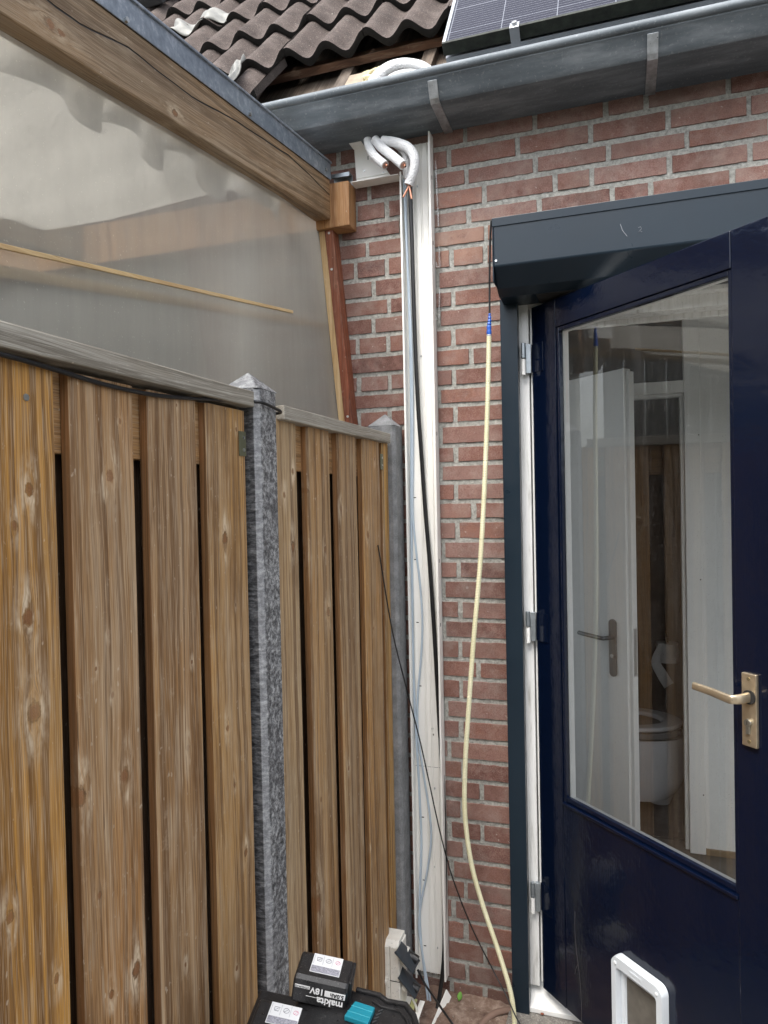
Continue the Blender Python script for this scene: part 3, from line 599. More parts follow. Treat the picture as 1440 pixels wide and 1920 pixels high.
# ================================================================== SOLAR PANEL
sp = thing('solar_panel', 'dark solar panel with mossy lower frame edge above the gutter', 'solar panel', (-.1, -.1, 3.02))
p0 = on_y(828, 82, -.15); p1 = on_y(850, 0, .024); p1.x = p0.x; ud = (p1 - p0).normalized(); un = Vector((0, -ud.z, ud.y))
def PT(a, b, c): return p0 + Vector((a, 0, 0)) + ud * b + un * c
def pbox(m_, a0, a1, b0, b1, c0, c1): return m_.quadlist([PT(a, b, c) for c in (c0, c1) for b in (b0, b1) for a in (a0, a1)], [(0, 2, 3, 1), (4, 5, 7, 6), (0, 1, 5, 4), (2, 6, 7, 3), (0, 4, 6, 2), (1, 3, 7, 5)])
m_frm = plain('black_frame_mossy', (.020, .024, .018), .6, .2, var=.6, nscale=40, bump=.4)
m_alf = plain('alu_frame', (.42, .44, .47), .4, .6, var=.1)
pbox(MB(), 0, 1.72, 0, .012, -.036, 0).build('bottom_frame', m_frm, sp, bevel=.001)
pbox(MB(), 0, .011, .012, 1.1, -.036, 0).build('side_frame', m_alf, sp, bevel=.001)
def cellmat():
    t = NT('solar_cells'); p = t.pos(); a = t.math('SUBTRACT', t.xyz(p)[0], p0.x + .016); b = t.vm('DOT_PRODUCT', t.vm('SUBTRACT', p, tuple(p0)), tuple(ud))
    def line(x, period, wd): fr_ = t.math('FRACT', t.math('DIVIDE', x, period)); return t.math('LESS_THAN', t.math('ABSOLUTE', t.math('SUBTRACT', fr_, .5)), wd / period / 2)
    bus = line(b, .0155, .0013); ce = t.math('MAXIMUM', line(t.math('ADD', a, .08), .16, .0026), line(t.math('ADD', b, .01), .158, .003))
    c = t.mix(bus, (.010, .010, .022), (.17, .175, .20)); c = t.mix(ce, c, (.18, .19, .22)); return t.fin(c, .2, 0, None, Specular_IOR_Level=.22)
pbox(MB(), .011, 1.70, .012, 1.09, -.008, -.003).build('cell_glass', cellmat(), sp)
pbox(MB(), .0, 1.7, .02, 1.0, -.034, -.028).build('back_sheet', m_dark, sp)
def px_on_panel(px, py):
    d = ray(px, py); t = (p0 - CO).dot(un) / d.dot(un); q_ = CO + d * t - p0; return q_.x, q_.dot(ud)
ca, cb = px_on_panel(963, 60)
cl = pbox(MB(), ca - .014, ca + .014, -.006, .022, -.0, .004); pbox(cl, ca - .014, ca + .014, -.0095, -.0055, -.05, .004); cl.build('clamp', m_alf, sp, bevel=.001)
MB().tube([PT(ca, .008, .004), PT(ca, .008, .011)], .0075, 14).build('clamp_bolt', m_steel, sp)
tag(pbox(MB(), -.0, 1.7, .02, .06, -.09, -.05).build('mounting_rail', m_alf), 'aluminium mounting rail below the solar panel', 'rail')
mr_ = MB(); mr_.tube([PT(.028, .06, -.10), PT(.028, -.07, -.10)], .008, 8).tube([PT(.048, .06, -.10), PT(.048, -.07, -.10)], .008, 8)
mr_.build('rail_foot', m_steel, sp)

# ================================================================== FENCE
FX = -.700
rf = random.Random(11)
KN = {0: [(52, 1158, .011), (64, 1335, .014), (19, 1719, .008), (106, 1835, .006), (55, 918, .009), (27, 985, .006)],
 1: [(202, 1188, .0035), (211, 1303, .0045), (233, 1455, .012), (150, 1497, .014), (186, 1679, .006), (209, 1865, .006), (256, 1818, .012), (205, 892, .012), (224, 790, .004), (179, 1254, .003)],
 2: [(352, 1402, .006), (359, 1241, .0035), (348, 1809, .004), (330, 760, .003)],
 3: [(391, 1403, .007), (427, 1365, .008), (440, 1472, .005), (461, 1598, .008), (444, 1815, .005), (422, 1009, .011), (442, 1134, .003), (443, 805, .004)],
 4: [(550, 884, .007), (534, 928, .008), (550, 1025, .012)],
 5: [(578, 920, .006), (575, 1040, .018), (616, 1147, .012), (597, 1696, .022), (610, 1030, .008), (602, 1500, .006)],
 6: [(640, 955, .009), (637, 1178, .005), (654, 1440, .007), (672, 1754, .010)],
 7: [(690, 1003, .012), (700, 1178, .007), (694, 1590, .006), (702, 860, .006)],
 8: []}
BE = {0: (-1.640, on_x(102, 700, FX).y), 4: (-.925, on_x(556, 800, FX).y), 8: (on_x(716, 840, FX).y, -.108)}
for k_, a_, b_ in ((1, 130, 249), (2, 276, 366), (3, 386, 458), (5, 574, 616), (6, 631, 666), (7, 677, 709)): BE[k_] = (on_x(a_, 730, FX).y, on_x(b_, 740, FX).y)
WT = {0: ((.56, .285, .066), (.43, .25, .095), .26), 1: ((.46, .225, .072), (.40, .245, .120), .55), 2: ((.46, .245, .086), (.41, .26, .135), .66), 3: ((.51, .285, .095), (.44, .275, .130), .55),
 4: ((.51, .325, .150), (.49, .35, .20), .68), 5: ((.48, .265, .098), (.45, .30, .155), .56), 6: ((.46, .255, .098), (.44, .29, .152), .66), 7: ((.53, .275, .082), (.44, .275, .13), .48), 8: ((.57, .31, .066), (.46, .28, .11), .3)}
m_rail = wood('rail_wood', ((0, 0, 1), (0, 1, 0)), (), (.40, .22, .085), (.32, .2, .11), (.16, .08, .03), (.5, .4, .28), .3, 21.)
m_back = wood('back_board_wood', AX_Z, (), (.12, .07, .035), (.10, .07, .05), (.08, .04, .02), (.3, .24, .18), .5, 31.)
m_cap = wood('weathered_cap_wood', ((0, 0, 1), (0, 1, 0)), [(-1.012, 1.858, .006)], (.31, .27, .21), (.36, .33, .28), (.15, .13, .10), (.58, .55, .48), .75, 41., bumps=.6)
m_brkt = plain('greenish_bracket', (.16, .16, .10), .45, .6, var=.2)
FH = 1.829
def panel(name, label, ids, y0, y1, cap, extra=()):
    P = thing(name, label, 'fence', (-.725, (y0 + y1) / 2, 0), 'fence panels between the posts')
    for i in ids:
        a, b = BE[i]; kn = []
        for (px, py, r_) in KN[i]: q = on_x(px, py, FX); kn.append((q.y, q.z, r_))
        wm, gr, we = WT[i]
        if kn: kn.append((a + (b - a) * rf.random(), .25 + rf.random() * .2, .008))
        m_ = wood('fence_board_wood', AX_Z, kn, wm, gr, weather=we, seed=i * 3.7, side=(.33, .150, .055))
        bw = b - a
        # the face has shallow run-out grooves along its length, like planed softwood
        pr = [(a, FX - .017), (a, FX - .0035), (a + .004, FX)]
        for k in range(1, 6): yy = a + .004 + (bw - .008) * k / 6; pr += [(yy - .0012, FX), (yy, FX - .0007 * rf.random()), (yy + .0012, FX)]
        pr += [(b - .004, FX), (b, FX - .0035), (b, FX - .017)]
        tilt = rf.uniform(-.002, .002)
        nb = MB().prism(pr, lambda p, q_, t_: Vector((q_ + tilt * (t_ - .9), p + rf.uniform(0, .0), t_)), .03 + rf.uniform(-.01, .01), FH)
        nb.build('board', m_, P)
    for (a, b) in extra:
        m_ = wood('fence_board_wood', AX_Z, [((a + b) / 2 + rf.uniform(-.05, .05), rf.uniform(.2, 1.7), rf.uniform(.005, .014)) for _ in range(4)], weather=rf.uniform(.4, .8), seed=rf.uniform(0, 90))
        MB().box(FX - .017, FX, a, b, .03, FH).build('board', m_, P, bevel=.003)
    for z_ in (1.72,):
        MB().box(-.737, FX - .0175, y0, y1, z_, z_ + (.112 if z_ > 1.5 else .095)).build('rail', m_rail, P, bevel=.002)
    y = y0 + .012
    k = 0
    while y < y1 - .01:
        yb = min(y + .160, y1 - .002)
        MB().box(-.755, -.7375, y, yb, .03, FH).build('back_board', m_back, P, bevel=.003); y += .166; k += 1
    MB().box(-.752, -.683, cap[0], cap[1], cap[2] - .031, cap[2]).build('cap_rail', m_cap, P, bevel=.0025)
    return P
PA = panel('wooden_fence', 'near wooden fence panel left of the speckled concrete post', [0, 1, 2, 3], -2.62, -.992, (-2.64, -.998, 1.868), [(-1.826, -1.672), (-1.99, -1.85), (-2.17, -2.01), (-2.34, -2.19), (-2.51, -2.36)])
PB = panel('wooden_fence', 'short wooden fence panel between the two concrete posts', [4, 5, 6, 7, 8], -.905, -.10, (-.868, -.128, 1.857))
for P, (y_, z_) in ((PA, (on_x(453, 832, FX).y, on_x(453, 832, FX).z)), (PB, (on_x(717, 866, FX).y - .012, on_x(717, 866, FX).z))):
    br = MB().box(FX + .0002, FX + .0022, y_ - .012, y_ + .014, z_ - .024, z_ + .024).build('bracket', m_brkt, P, bevel=.0006)
    for dz in (-.012, .012): MB().disc((FX + .0022, y_ + .004, z_ + dz), (1, 0, 0), .0035, .0015, 12).build('bracket_screw', m_steel, br)
q = on_x(48, 745, FX); MB().disc((FX, q.y, q.z), (1, 0, 0), .0045, .0015, 14).build('board_screw', m_steel, PA)

def post_mat(rough_):
    t = NT('concrete_post_stone' if rough_ else 'smooth_grey_post'); p = t.pos(); q = t.xyz(p); g = t.n('NewGeometry').outputs['Normal']
    if rough_:
        n = t.noise(p, 95, 6, .78, .1); st = t.noise(t.comb(t.math('MULTIPLY', q[0], 45.), t.math('MULTIPLY', q[1], 45.), t.math('MULTIPLY', q[2], 150.)), 1., 5, .7); b = t.noise(p, 6, 3, .6)
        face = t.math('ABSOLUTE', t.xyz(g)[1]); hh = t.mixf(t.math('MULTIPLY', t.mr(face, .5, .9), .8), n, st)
        c = t.ramp(hh, [(.38, (.032, .034, .038)), (.47, (.12, .122, .128)), (.57, (.36, .365, .37)), (.69, (.68, .685, .69))])
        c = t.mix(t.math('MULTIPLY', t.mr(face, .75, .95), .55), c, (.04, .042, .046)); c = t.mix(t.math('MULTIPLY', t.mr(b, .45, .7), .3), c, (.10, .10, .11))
        chamfer_sheen = t.math('MULTIPLY', t.mr(face, .5, .6), t.mr(face, .8, .9, 1, 0)); c = t.mix(t.math('MULTIPLY', chamfer_sheen, .3), c, (.50, .51, .53))  # chamfer lightened in the colour, standing in for its bright highlight
        return t.fin(c, .42, 0, t.bump(hh, .9, .005), Specular_IOR_Level=.6)
    n = t.noise(p, 26, 6, .7); st = t.noise(t.comb(t.math('MULTIPLY', q[0], 90.), t.math('MULTIPLY', q[1], 90.), t.math('MULTIPLY', q[2], 4.)), 1., 4, .7); sp_ = t.noise(p, 480, 3, .6)
    c = t.ramp(n, [(.3, (.13, .133, .135)), (.5, (.20, .205, .21)), (.7, (.32, .32, .325))]); c = t.mix(t.mr(sp_, .55, .66), c, (.32, .32, .32)); c = t.mix(t.math('MULTIPLY', t.mr(st, .6, .7), .5), c, (.4, .4, .4))
    return t.fin(c, .7, 0, t.bump(t.math('ADD', n, sp_), .6, .003))
def post(xc, yc, hw, zb, zt, mat, label, chamf):
    P = thing('fence_post', label, 'fence post', (xc, yc, 0), 'concrete fence posts'); c = chamf
    pr = [(-hw + c, -hw), (hw - c, -hw), (hw, -hw + c), (hw, hw - c), (hw - c, hw), (-hw + c, hw), (-hw, hw - c), (-hw, -hw + c)]
    MB().prism(pr, lambda p, q_, t_: Vector((xc + p, yc + q_, t_)), -.02, zb).build('shaft', mat, P, bevel=.0015)
    a = [Vector((xc + p * 1.02, yc + q_ * 1.02, zb + .0005)) for p, q_ in ((-hw, -hw), (hw, -hw), (hw, hw), (-hw, hw))]
    MB().quadlist(a + [Vector((xc, yc, zt))], [(0, 1, 4), (1, 2, 4), (2, 3, 4), (3, 0, 4), (3, 2, 1, 0)]).build('pyramid_top', mat, P, bevel=.003)
    return P
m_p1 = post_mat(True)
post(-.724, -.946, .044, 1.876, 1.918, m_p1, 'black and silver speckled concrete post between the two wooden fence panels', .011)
post(-.722, -.060, .046, 1.884, 1.928, post_mat(False), 'plain grey concrete post standing against the brick wall', .010)
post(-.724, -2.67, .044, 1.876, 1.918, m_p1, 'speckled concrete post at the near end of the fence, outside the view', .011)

# ================================================================== black cable along the fence top
pts = [on_x(-120, 640, -.690), on_x(0, 664, -.689), on_x(100, 692, -.693), on_x(200, 722, -.694), on_x(300, 742, -.694), on_x(400, 749, -.694), on_x(463, 751, -.688)]
pts += [Vector((-.684, -.997, 1.848)), Vector((-.673, -.985, 1.847)), Vector((-.671, -.94, 1.842)), Vector((-.673, -.905, 1.837)), Vector((-.70, -.894, 1.836)), Vector((-.735, -.893, 1.838))]
tag(MB().tube(smoothpath(pts, 8), .0034, 10).build('cable', m_black, smooth=True), 'black cable sagging along the fence top and round the speckled post', 'cable')
# thin black wire crossing in front of the trunking
wp = [(708, 1022, .62), (715, 1075, .6), (733, 1170, .5), (762, 1290, .35), (790, 1400, .22), (825, 1560, .12), (850, 1650, .08), (885, 1740, .05), (925, 1820, .05), (957, 1880, .07), (975, 1925, .1)]
pts = [Vector((-.695, -.235, on_x(708, 1022, -.697).z))] + [on_y(a, b, -c) for a, b, c in ((735, 1180, .17), (762, 1290, .15), (790, 1400, .13), (825, 1560, .10), (850, 1650, .06), (885, 1740, .05), (925, 1820, .075), (950, 1868, .115), (972, 1915, .15), (1000, 1950, .17))]
tag(MB().tube(smoothpath(pts, 8), .0022, 8).build('wire', m_black, smooth=True), 'thin black wire running from the fence across the white trunking to the ground', 'cable')

# ================================================================== TRUNKING
XL, XR, DT_ = -.661, -.5585, .046
tk = thing('cable_trunking', 'tall open cream cable trunking fixed upright on the brick wall', 'cable trunking', (-.61, 0, .08))
ZT0, ZT1 = .095, 2.805
bpz = on_y(805, 1822, -.004).z
MB().box(XL, XR, -.006, -.003, bpz, 2.80).build('back_plate', m_cream, tk)
for x_ in (-.652, -.622, -.617, -.604, -.599, -.580):
    MB().box(x_, x_ + .0022, -.0095, -.0062, bpz, 2.80).build('guide_rib', m_cream, tk, bevel=.0005)
MB().box(XR - .002, XR, -DT_, -.0, .088, 2.815).build('side_wall', m_cream, tk, bevel=.0006)
MB().box(XR - .0055, XR - .0022, -DT_, -DT_ + .003, .088, 2.815).build('side_lip', m_cream, tk)
zl = on_y(748, 322, -DT_).z
MB().box(XL, XL + .002, -DT_, -.0, bpz, zl).build('side_wall', m_cream, tk, bevel=.0006)
MB().box(XL + .0022, XL + .0055, -DT_, -DT_ + .003, bpz, zl).build('side_lip', m_cream, tk)
for (px, py) in ((782, 350), (790, 668), (797, 961), (811, 1366), (812, 1377), (815, 1478), (815, 1625), (820, 1777)):
    q = on_y(px, py, -.006); MB().disc((q.x, -.006, q.z), (0, -1, 0), .0034, .002, 10).build('screw', m_steel, tk)
for (px, py) in ((778, 933), (779, 1049), (783, 1167), (788, 1286), (793, 1532), (795, 1650), (797, 1773)):
    q = on_y(px, py, -.006); MB().box(q.x - .004, q.x + .004, -.0068, -.0061, q.z - .0015, q.z + .0015).build('slot', m_dark, tk)
for (px, py) in ((803, 335), (804, 455), (814, 814), (820, 1050), (823, 1168)):
    q = on_x(px + 8, py, XR + .0003); MB().box(XR, XR + .0006, -.03, -.026, q.z - .006, q.z + .006).build('slot', m_dark, tk)
zj = on_y(790, 1436, -.006).z; MB().box(XL + .003, XR - .003, -.0066, -.0061, zj - .0004, zj + .0004).build('seam', m_dark, tk)
# short branch to the left
tb = thing('trunking_branch', 'short cream trunking offcut running left under the gutter', 'cable trunking', (-.75, 0, 2.7))
za, zb_ = 2.695, 2.822
MB().prism([(-.829, zb_), (-.775, zb_ + .004), (-.69, za), (-.822, za)], lambda p, q_, t_: Vector((p, t_, q_)), -.0045, -.002).build('back_plate', m_cream, tb)
MB().box(-.826, -.664, -.052, -.002, za - .0025, za).build('side_wall', m_cream, tb, bevel=.0005)
MB().box(-.832, -.79, -.045, -.002, zb_ + .001, zb_ + .003).build('side_wall', m_cream, tb, bevel=.0005)
MB().box(-.82, -.71, -.0075, -.0046, za + .028, za + .031).build('guide_rib', m_cream, tb)
for (px, py) in ((683, 320), (719, 324)): q = on_y(px, py, -.005); MB().disc((q.x, -.0046, q.z), (0, -1, 0), .0035, .002, 10).build('screw', m_steel, tb)
q = on_y(690, 296, -.005); MB().box(q.x - .0012, q.x + .0012, -.0052, -.0046, q.z - .006, q.z + .006).build('slot', m_dark, tb)
# steel bracket stub left of it
st = MB().box(-.905, -.838, -.03, -.004, 2.735, 2.739).box(-.905, -.838, -.004, -.001, 2.70, 2.739).box(-.905, -.838, -.033, -.030, 2.725, 2.739)
tag(st.build('mounting_profile', m_galv, bevel=.0006), 'short galvanised mounting profile on the wall behind the rafter end', 'bracket')
# cables inside
m_gw = plain('pale_blue_wire', (.46, .54, .62), .4, var=.06); m_pipe = None
def vpath(lst, y): return [on_y(a, b, -(c if isinstance(c, float) else y)) for a, b, c in lst]
tag(MB().tube(smoothpath(vpath([(768, 290, .03), (770, 380, .03), (773, 470, .03), (777, 600, .03), (783, 745, .028), (790, 850, .022), (797, 950, .02), (806, 1060, .022), (812, 1150, .024), (818, 1250, .024), (824, 1360, .02), (829, 1440, .016), (833, 1560, .016), (834, 1680, .02), (832, 1800, .035), (822, 1880, .07), (812, 1925, .12)], 0.), 6), .0068, 12).build('cable', m_black, smooth=True), 'thick black cable hanging down inside the cream trunking', 'cable')
tag(MB().tube(smoothpath(vpath([(760, 330, .026), (763, 450, .024), (770, 600, .02), (773, 700, .014), (774, 850, .012), (774, 960, .012), (781, 1040, .012), (788, 1100, .012), (792, 1170, .012), (789, 1240, .012), (783, 1310, .012), (784, 1380, .012), (794, 1450, .012), (806, 1530, .014), (808, 1580, .014), (800, 1640, .014), (790, 1690, .016), (786, 1740, .02), (794, 1800, .03), (806, 1870, .05), (812, 1930, .08)], 0.), 6), .0034, 8).build('wire', m_gw, smooth=True), 'pale blue wire bowing out to the right low in the trunking', 'cable')
tag(MB().tube(smoothpath(vpath([(757, 335, .03), (765, 520, .024), (769, 650, .016), (771, 800, .012), (771, 950, .012), (773, 1100, .012), (775, 1250, .012), (780, 1370, .012), (786, 1480, .012), (790, 1580, .012), (787, 1680, .014), (789, 1760, .02), (798, 1840, .04), (808, 1925, .07)], 0.), 6), .0038, 8).build('wire', m_gw, smooth=True), 'pale blue wire hanging straight along the left side of the trunking', 'cable')

# ================================================================== INSULATED PIPES
def pipe_mat():
    t = NT('white_pipe_foam'); p = t.pos(); v = t.n('TexVoronoi'); v.inputs['Scale'].default_value = 260; t.put(v.inputs['Vector'], p)
    n = t.noise(p, 18, 4); c = t.mix(t.mr(n, .3, .7), (.66, .67, .68), (.80, .80, .80)); return t.fin(c, .55, 0, t.bump(t.math('ADD', v.outputs['Distance'], t.noise(p, 45, 3)), .8, .003))
m_pipe = pipe_mat()
def ipipe(pts, r_, label, cop):
    P = thing('insulated_pipe', label, 'pipe', pts[0], 'white insulated copper pipes under the gutter'); path = smoothpath(pts, 8)
    MB().tube(path, r_, 18).build('foam_sleeve', m_pipe, P, smooth=True)
    e = path[-1]; d = (path[-1] - path[-3]).normalized(); sd_ = d.cross(Vector((0, 1, 0))).normalized()
    MB().tube([e - d * .002, e + d * .0004], r_ * .72, 16).build('foam_end', plain('foam_end_tone', (.48, .30, .24), .8, var=.3, nscale=80), P)
    for (tx, ty, o_) in [q_ for q_ in cop if q_[0] > 5]:
        a = e + sd_ * o_ - d * .01; b = on_y(tx, ty, e.y); c_ = MB().tube([a, b], .0034, 12).build('copper_tube', m_copper, P, smooth=True)
        MB().tube([b - (b - a).normalized() * .0002, b + (b - a).normalized() * .0003], .0022, 10).build('tube_bore', m_dark, c_)
    for (o_, L_, sp_) in [q_ for q_ in cop if q_[0] < 5]:
        a = e + sd_ * o_; c_ = MB().tube([a - d * .01, a + (d + sd_ * sp_).normalized() * L_], .0038, 12).build('copper_tube', m_copper, P, smooth=True)
        b = a + (d + sd_ * sp_).normalized() * (L_ + .0003); MB().tube([b - d * .0002, b + d * .0003], .0025, 10).build('tube_bore', m_dark, c_)
    return P
D_ = lambda a, b, y: on_y(a, b, -y)
ipipe([D_(689, 262, .085), D_(692, 275, .09), D_(702, 292, .10), D_(722, 310, .115)], .0135, 'leftmost white insulated pipe end poking out below the gutter', [(.002, .009, .1)])
ipipe([D_(703, 262, .09), D_(715, 276, .10), D_(735, 292, .112), D_(756, 310, .13)], .0145, 'middle white insulated pipe end with a copper tube showing', [(.002, .010, .0)])
ipipe([D_(722, 262, .07), D_(742, 270, .075), D_(760, 288, .075), D_(762, 318, .07), D_(764, 335, .066)], .0125, 'short white insulated pipe tucked behind the longest one', [])
ipipe([D_(718, 264, .09), D_(740, 267, .10), D_(764, 276, .108), D_(776, 293, .108), D_(777, 315, .104), D_(766, 347, .10)], .0150, 'longest white insulated pipe curving down with two bare copper ends', [(756, 370, .005), (772, 373, -.005)])
# coil lying in the gutter
Pc = thing('pipe_coil', 'white ribbed pipe coil standing up out of the gutter', 'pipe', (-.66, -.1, 2.9))
for y_, lst in ((.10, ((692, 200), (703, 160), (722, 134), (745, 123), (768, 121), (793, 127), (812, 141), (824, 170))), (.125, ((706, 200), (716, 168), (734, 149), (754, 141), (776, 140), (797, 149), (808, 175))), (.07, ((684, 190), (700, 150), (724, 128), (750, 119), (775, 120), (798, 128), (822, 150)))):
    MB().tube(smoothpath([on_y(a_, b_, -y_) for a_, b_ in lst], 8), .0145, 16).build('coil_turn', m_pipe, Pc, smooth=True)

# ================================================================== HOSE with blue tape and rod
def hose_mat():
    t = NT('pale_yellow_conduit'); p = t.pos(); n = t.noise(p, 8, 3); return t.fin(t.mix(t.mr(n, .3, .7), (.70, .66, .42), (.80, .77, .55)), .42, 0, None)
H = thing('conduit_hose', 'pale yellow ribbed conduit hose hanging beside the door and curving to the ground', 'hose', tuple(on_y(917, 628, -.05)))
hp_ = smoothpath(vpath([(917, 628, .165), (914, 760, .16), (908, 920, .158), (900, 1060, .155), (888, 1200, .15), (878, 1340, .14), (872, 1440, .13), (872, 1530, .12), (884, 1620, .11), (906, 1700, .10), (930, 1770, .10), (952, 1840, .105), (961, 1880, .11), (965, 1925, .115), (964, 1970, .12)], 0.), 10)
res = [hp_[0]]; 
for a in hp_[1:]:
    L_ = (a - res[-1]).length; n_ = max(1, round(L_ / .0012)); b0 = res[-1]
    for k in range(n_): res.append(b0.lerp(a, (k + 1) / n_))
acc = 0; rad = []
for i, q in enumerate(res):
    if i: acc += (q - res[i - 1]).length
    rad.append(.0070 + .0009 * math.sin(2 * math.pi * acc / .0048))
MB().tube(res, .0085, 12, True, rad).build('ribbed_tube', hose_mat(), H, smooth=True, angle=80)
tp = vpath([(918, 588, .165), (918, 600, .165), (917, 612, .165), (917, 630, .165)], 0.)
MB().tube(smoothpath(tp, 6), .006, 10, True, [.0035 + .004 * (i / 18) + .0012 * math.sin(i * 2.1) for i in range(19)]).build('blue_tape', plain('blue_tape_plastic', (.015, .09, .42), .35, var=.2, nscale=90, bump=.4), H, smooth=True)
MB().tube(smoothpath(vpath([(918, 592, .165), (918, 520, .168), (919, 450, .172), (921, 414, .18)], 0.), 6), .0030, 8).build('pull_wire', m_black, H, smooth=True)

# ================================================================== clear clips beside trunking
def clear_mat():
    t = NT('clear_plastic'); return t.fin((.9, .9, .88), .12, 0, None, Transmission_Weight=.95, IOR=1.4)
m_clr = clear_mat()
for (a, b, lab, g_) in (((816, 300), (822, 424), 'upper clear plastic strip dangling beside the trunking', 0), ((823, 462), (824, 500), 'small clear plastic loop on the brick beside the trunking', 1), ((824, 540), (823, 598), 'lower clear plastic loop beside the trunking', 1)):
    A, B = on_y(a[0], a[1], -.012), on_y(b[0], b[1], -.012)
    pth = [A, B] if not g_ else smoothpath([A, A.lerp(B, .8), B, B + Vector((-.008, 0, .0)), A.lerp(B, .75) + Vector((-.010, 0, 0))], 4)
    tag(MB().tube(pth, .0022, 8).build('plastic_strip', m_clr, smooth=True), lab, 'plastic strip')

# ================================================================== CANOPY (neighbour side)
CX = -.893; BS = .127
def bz(y): return 2.576 + BS * (y + .068)
mk = lambda px, py: (lambda q: q)(on_x(px, py, CX))
vb = Vector((0, 1, BS)).normalized(); ub = Vector((0, -BS, 1)).normalized()
def uv_(px, py): q = mk(px, py); return (q.dot(ub), q.dot(vb))
kn = [(*uv_(95, 45), .014), (*uv_(115, 62), .010), (*uv_(328, 212), .010), (*uv_(190, 66), .005)]
crk = [(uv_(a, b)[1], uv_(a, b)[0]) for a, b in ((60, -25), (105, 14), (150, 45), (240, 88), (360, 182), (455, 236), (540, 290), (625, 372))]
m_beam = wood('weathered_beam_wood', (tuple(ub), tuple(vb)), kn, (.36, .225, .115), (.30, .215, .135), (.11, .065, .032), (.50, .40, .28), .6, 55., freq=.8, bands=1.1, bumps=.9, crack=crk, warmend=(.18, .36))
m_fresh = wood('fresh_wood', ((1, 0, 0), (0, 0, 1)), (), (.46, .23, .085), (.38, .22, .11), (.20, .085, .03), (.58, .40, .24), .3, 61.)
can = thing('lean_to_canopy', 'wooden lean-to canopy with clear plastic side beyond the fence', 'canopy', (-.93, -.1, 0))
y0 = -3.0; YE = -.0685
MB().hexa([Vector((CX, YE, bz(YE))), Vector((CX, YE, bz(YE) + .130)), Vector((CX - .055, YE, bz(YE) + .130)), Vector((CX - .055, YE, bz(YE)))],
          [Vector((CX, y0, bz(y0))), Vector((CX, y0, bz(y0) + .130)), Vector((CX - .055, y0, bz(y0) + .130)), Vector((CX - .055, y0, bz(y0)))]).build('rafter', m_beam, can, bevel=.004)
# end of the rafter is fresher timber
def flash_mat():
    t = NT('aluminium_flashing'); p = t.pos(); n = t.noise(p, 40, 5, .7); return t.fin(t.ramp(n, [(.35, (.20, .235, .275)), (.55, (.29, .33, .38)), (.72, (.52, .55, .60))]), .38, .5, t.bump(n, .1, .002))
fz = lambda y, h: bz(y) + .130 + h
m_fl = flash_mat()
fl = MB().hexa([Vector((CX + .004, YE, fz(YE, -.002))), Vector((CX + .004, YE, fz(YE, .052))), Vector((CX + .001, YE, fz(YE, .052))), Vector((CX + .001, YE, fz(YE, -.002)))],
          [Vector((CX + .004, y0, fz(y0, -.002))), Vector((CX + .004, y0, fz(y0, .052))), Vector((CX + .001, y0, fz(y0, .052))), Vector((CX + .001, y0, fz(y0, -.002)))])
fl.hexa([Vector((CX + .009, YE, fz(YE, .050))), Vector((CX + .009, YE, fz(YE, .056))), Vector((CX - .05, YE, fz(YE, .056))), Vector((CX - .05, YE, fz(YE, .050)))],
          [Vector((CX + .009, y0, fz(y0, .050))), Vector((CX + .009, y0, fz(y0, .056))), Vector((CX - .05, y0, fz(y0, .056))), Vector((CX - .05, y0, fz(y0, .050)))])
flo = fl.build('flashing', m_fl, can, bevel=.001)
for (px, py) in ((235, 38), (467, 214), (610, 318)): q = on_x(px, py, CX + .004); MB().disc((CX + .004, q.y, q.z), (1, 0, 0), .0055, .006, 6).build('flashing_bolt', m_steel, flo)
MB().hexa([Vector((CX - .001, YE, bz(YE) + .1305)), Vector((CX - .001, YE, bz(YE) + .178)), Vector((CX - .05, YE, bz(YE) + .178)), Vector((CX - .05, YE, bz(YE) + .1305))],
          [Vector((CX - .001, y0, bz(y0) + .1305)), Vector((CX - .001, y0, bz(y0) + .178)), Vector((CX - .05, y0, bz(y0) + .178)), Vector((CX - .05, y0, bz(y0) + .1305))]).build('edge_batten', m_back, can)
MB().box(-3.4, -.828, -.068, -.001, 2.549, 2.694).build('wall_plate', m_fresh, can, bevel=.003)
m_red = wood('red_stained_wood', AX_Z and ((1, 0, 0), (0, 0, 1)), [(-.9, 2.2, .006), (-.885, 2.36, .004)], (.26, .07, .03), (.20, .075, .04), (.08, .025, .015), (.38, .22, .15), .4, 71.)
a0, a1 = on_y(611, 459, -.055), on_y(646, 790, -.055); b0, b1 = on_y(637, 459, -.001), on_y(671, 790, -.001)
def ext(a, b, z): t = (z - a.z) / (b.z - a.z); return a.lerp(b, t)
def slat(zA, zB, xa, xb, ya, yb): # leaning board: xa/xb are functions of z
    return MB().hexa([Vector((xa(zA), ya, zA)), Vector((xb(zA), ya, zA)), Vector((xb(zA), yb, zA)), Vector((xa(zA), yb, zA))], [Vector((xa(zB), ya, zB)), Vector((xb(zB), ya, zB)), Vector((xb(zB), yb, zB)), Vector((xa(zB), yb, zB))])
xl = lambda z: ext(a0, a1, z).x; xr = lambda z: ext(b0, b1, z).x
rp = slat(1.0, 2.548, xl, lambda z: max(xr(z), xl(z) + .02), -.055, -.001).build('wall_post', m_red, can, bevel=.002)
for (px, py) in ((617, 437), (622, 505), (652, 781)): q = on_y(px, py, -.055); MB().disc((q.x, -.055, q.z), (0, -1, 0), .004, .0015, 12).build('post_screw', plain('zinc_screw', (.6, .6, .58), .4, .5), rp)
m_pine = wood('pine_batten_wood', ((1, 0, 0), (0, 0, 1)), (), (.62, .42, .20), (.58, .42, .24), (.38, .22, .09), (.75, .6, .4), .3, 81.)
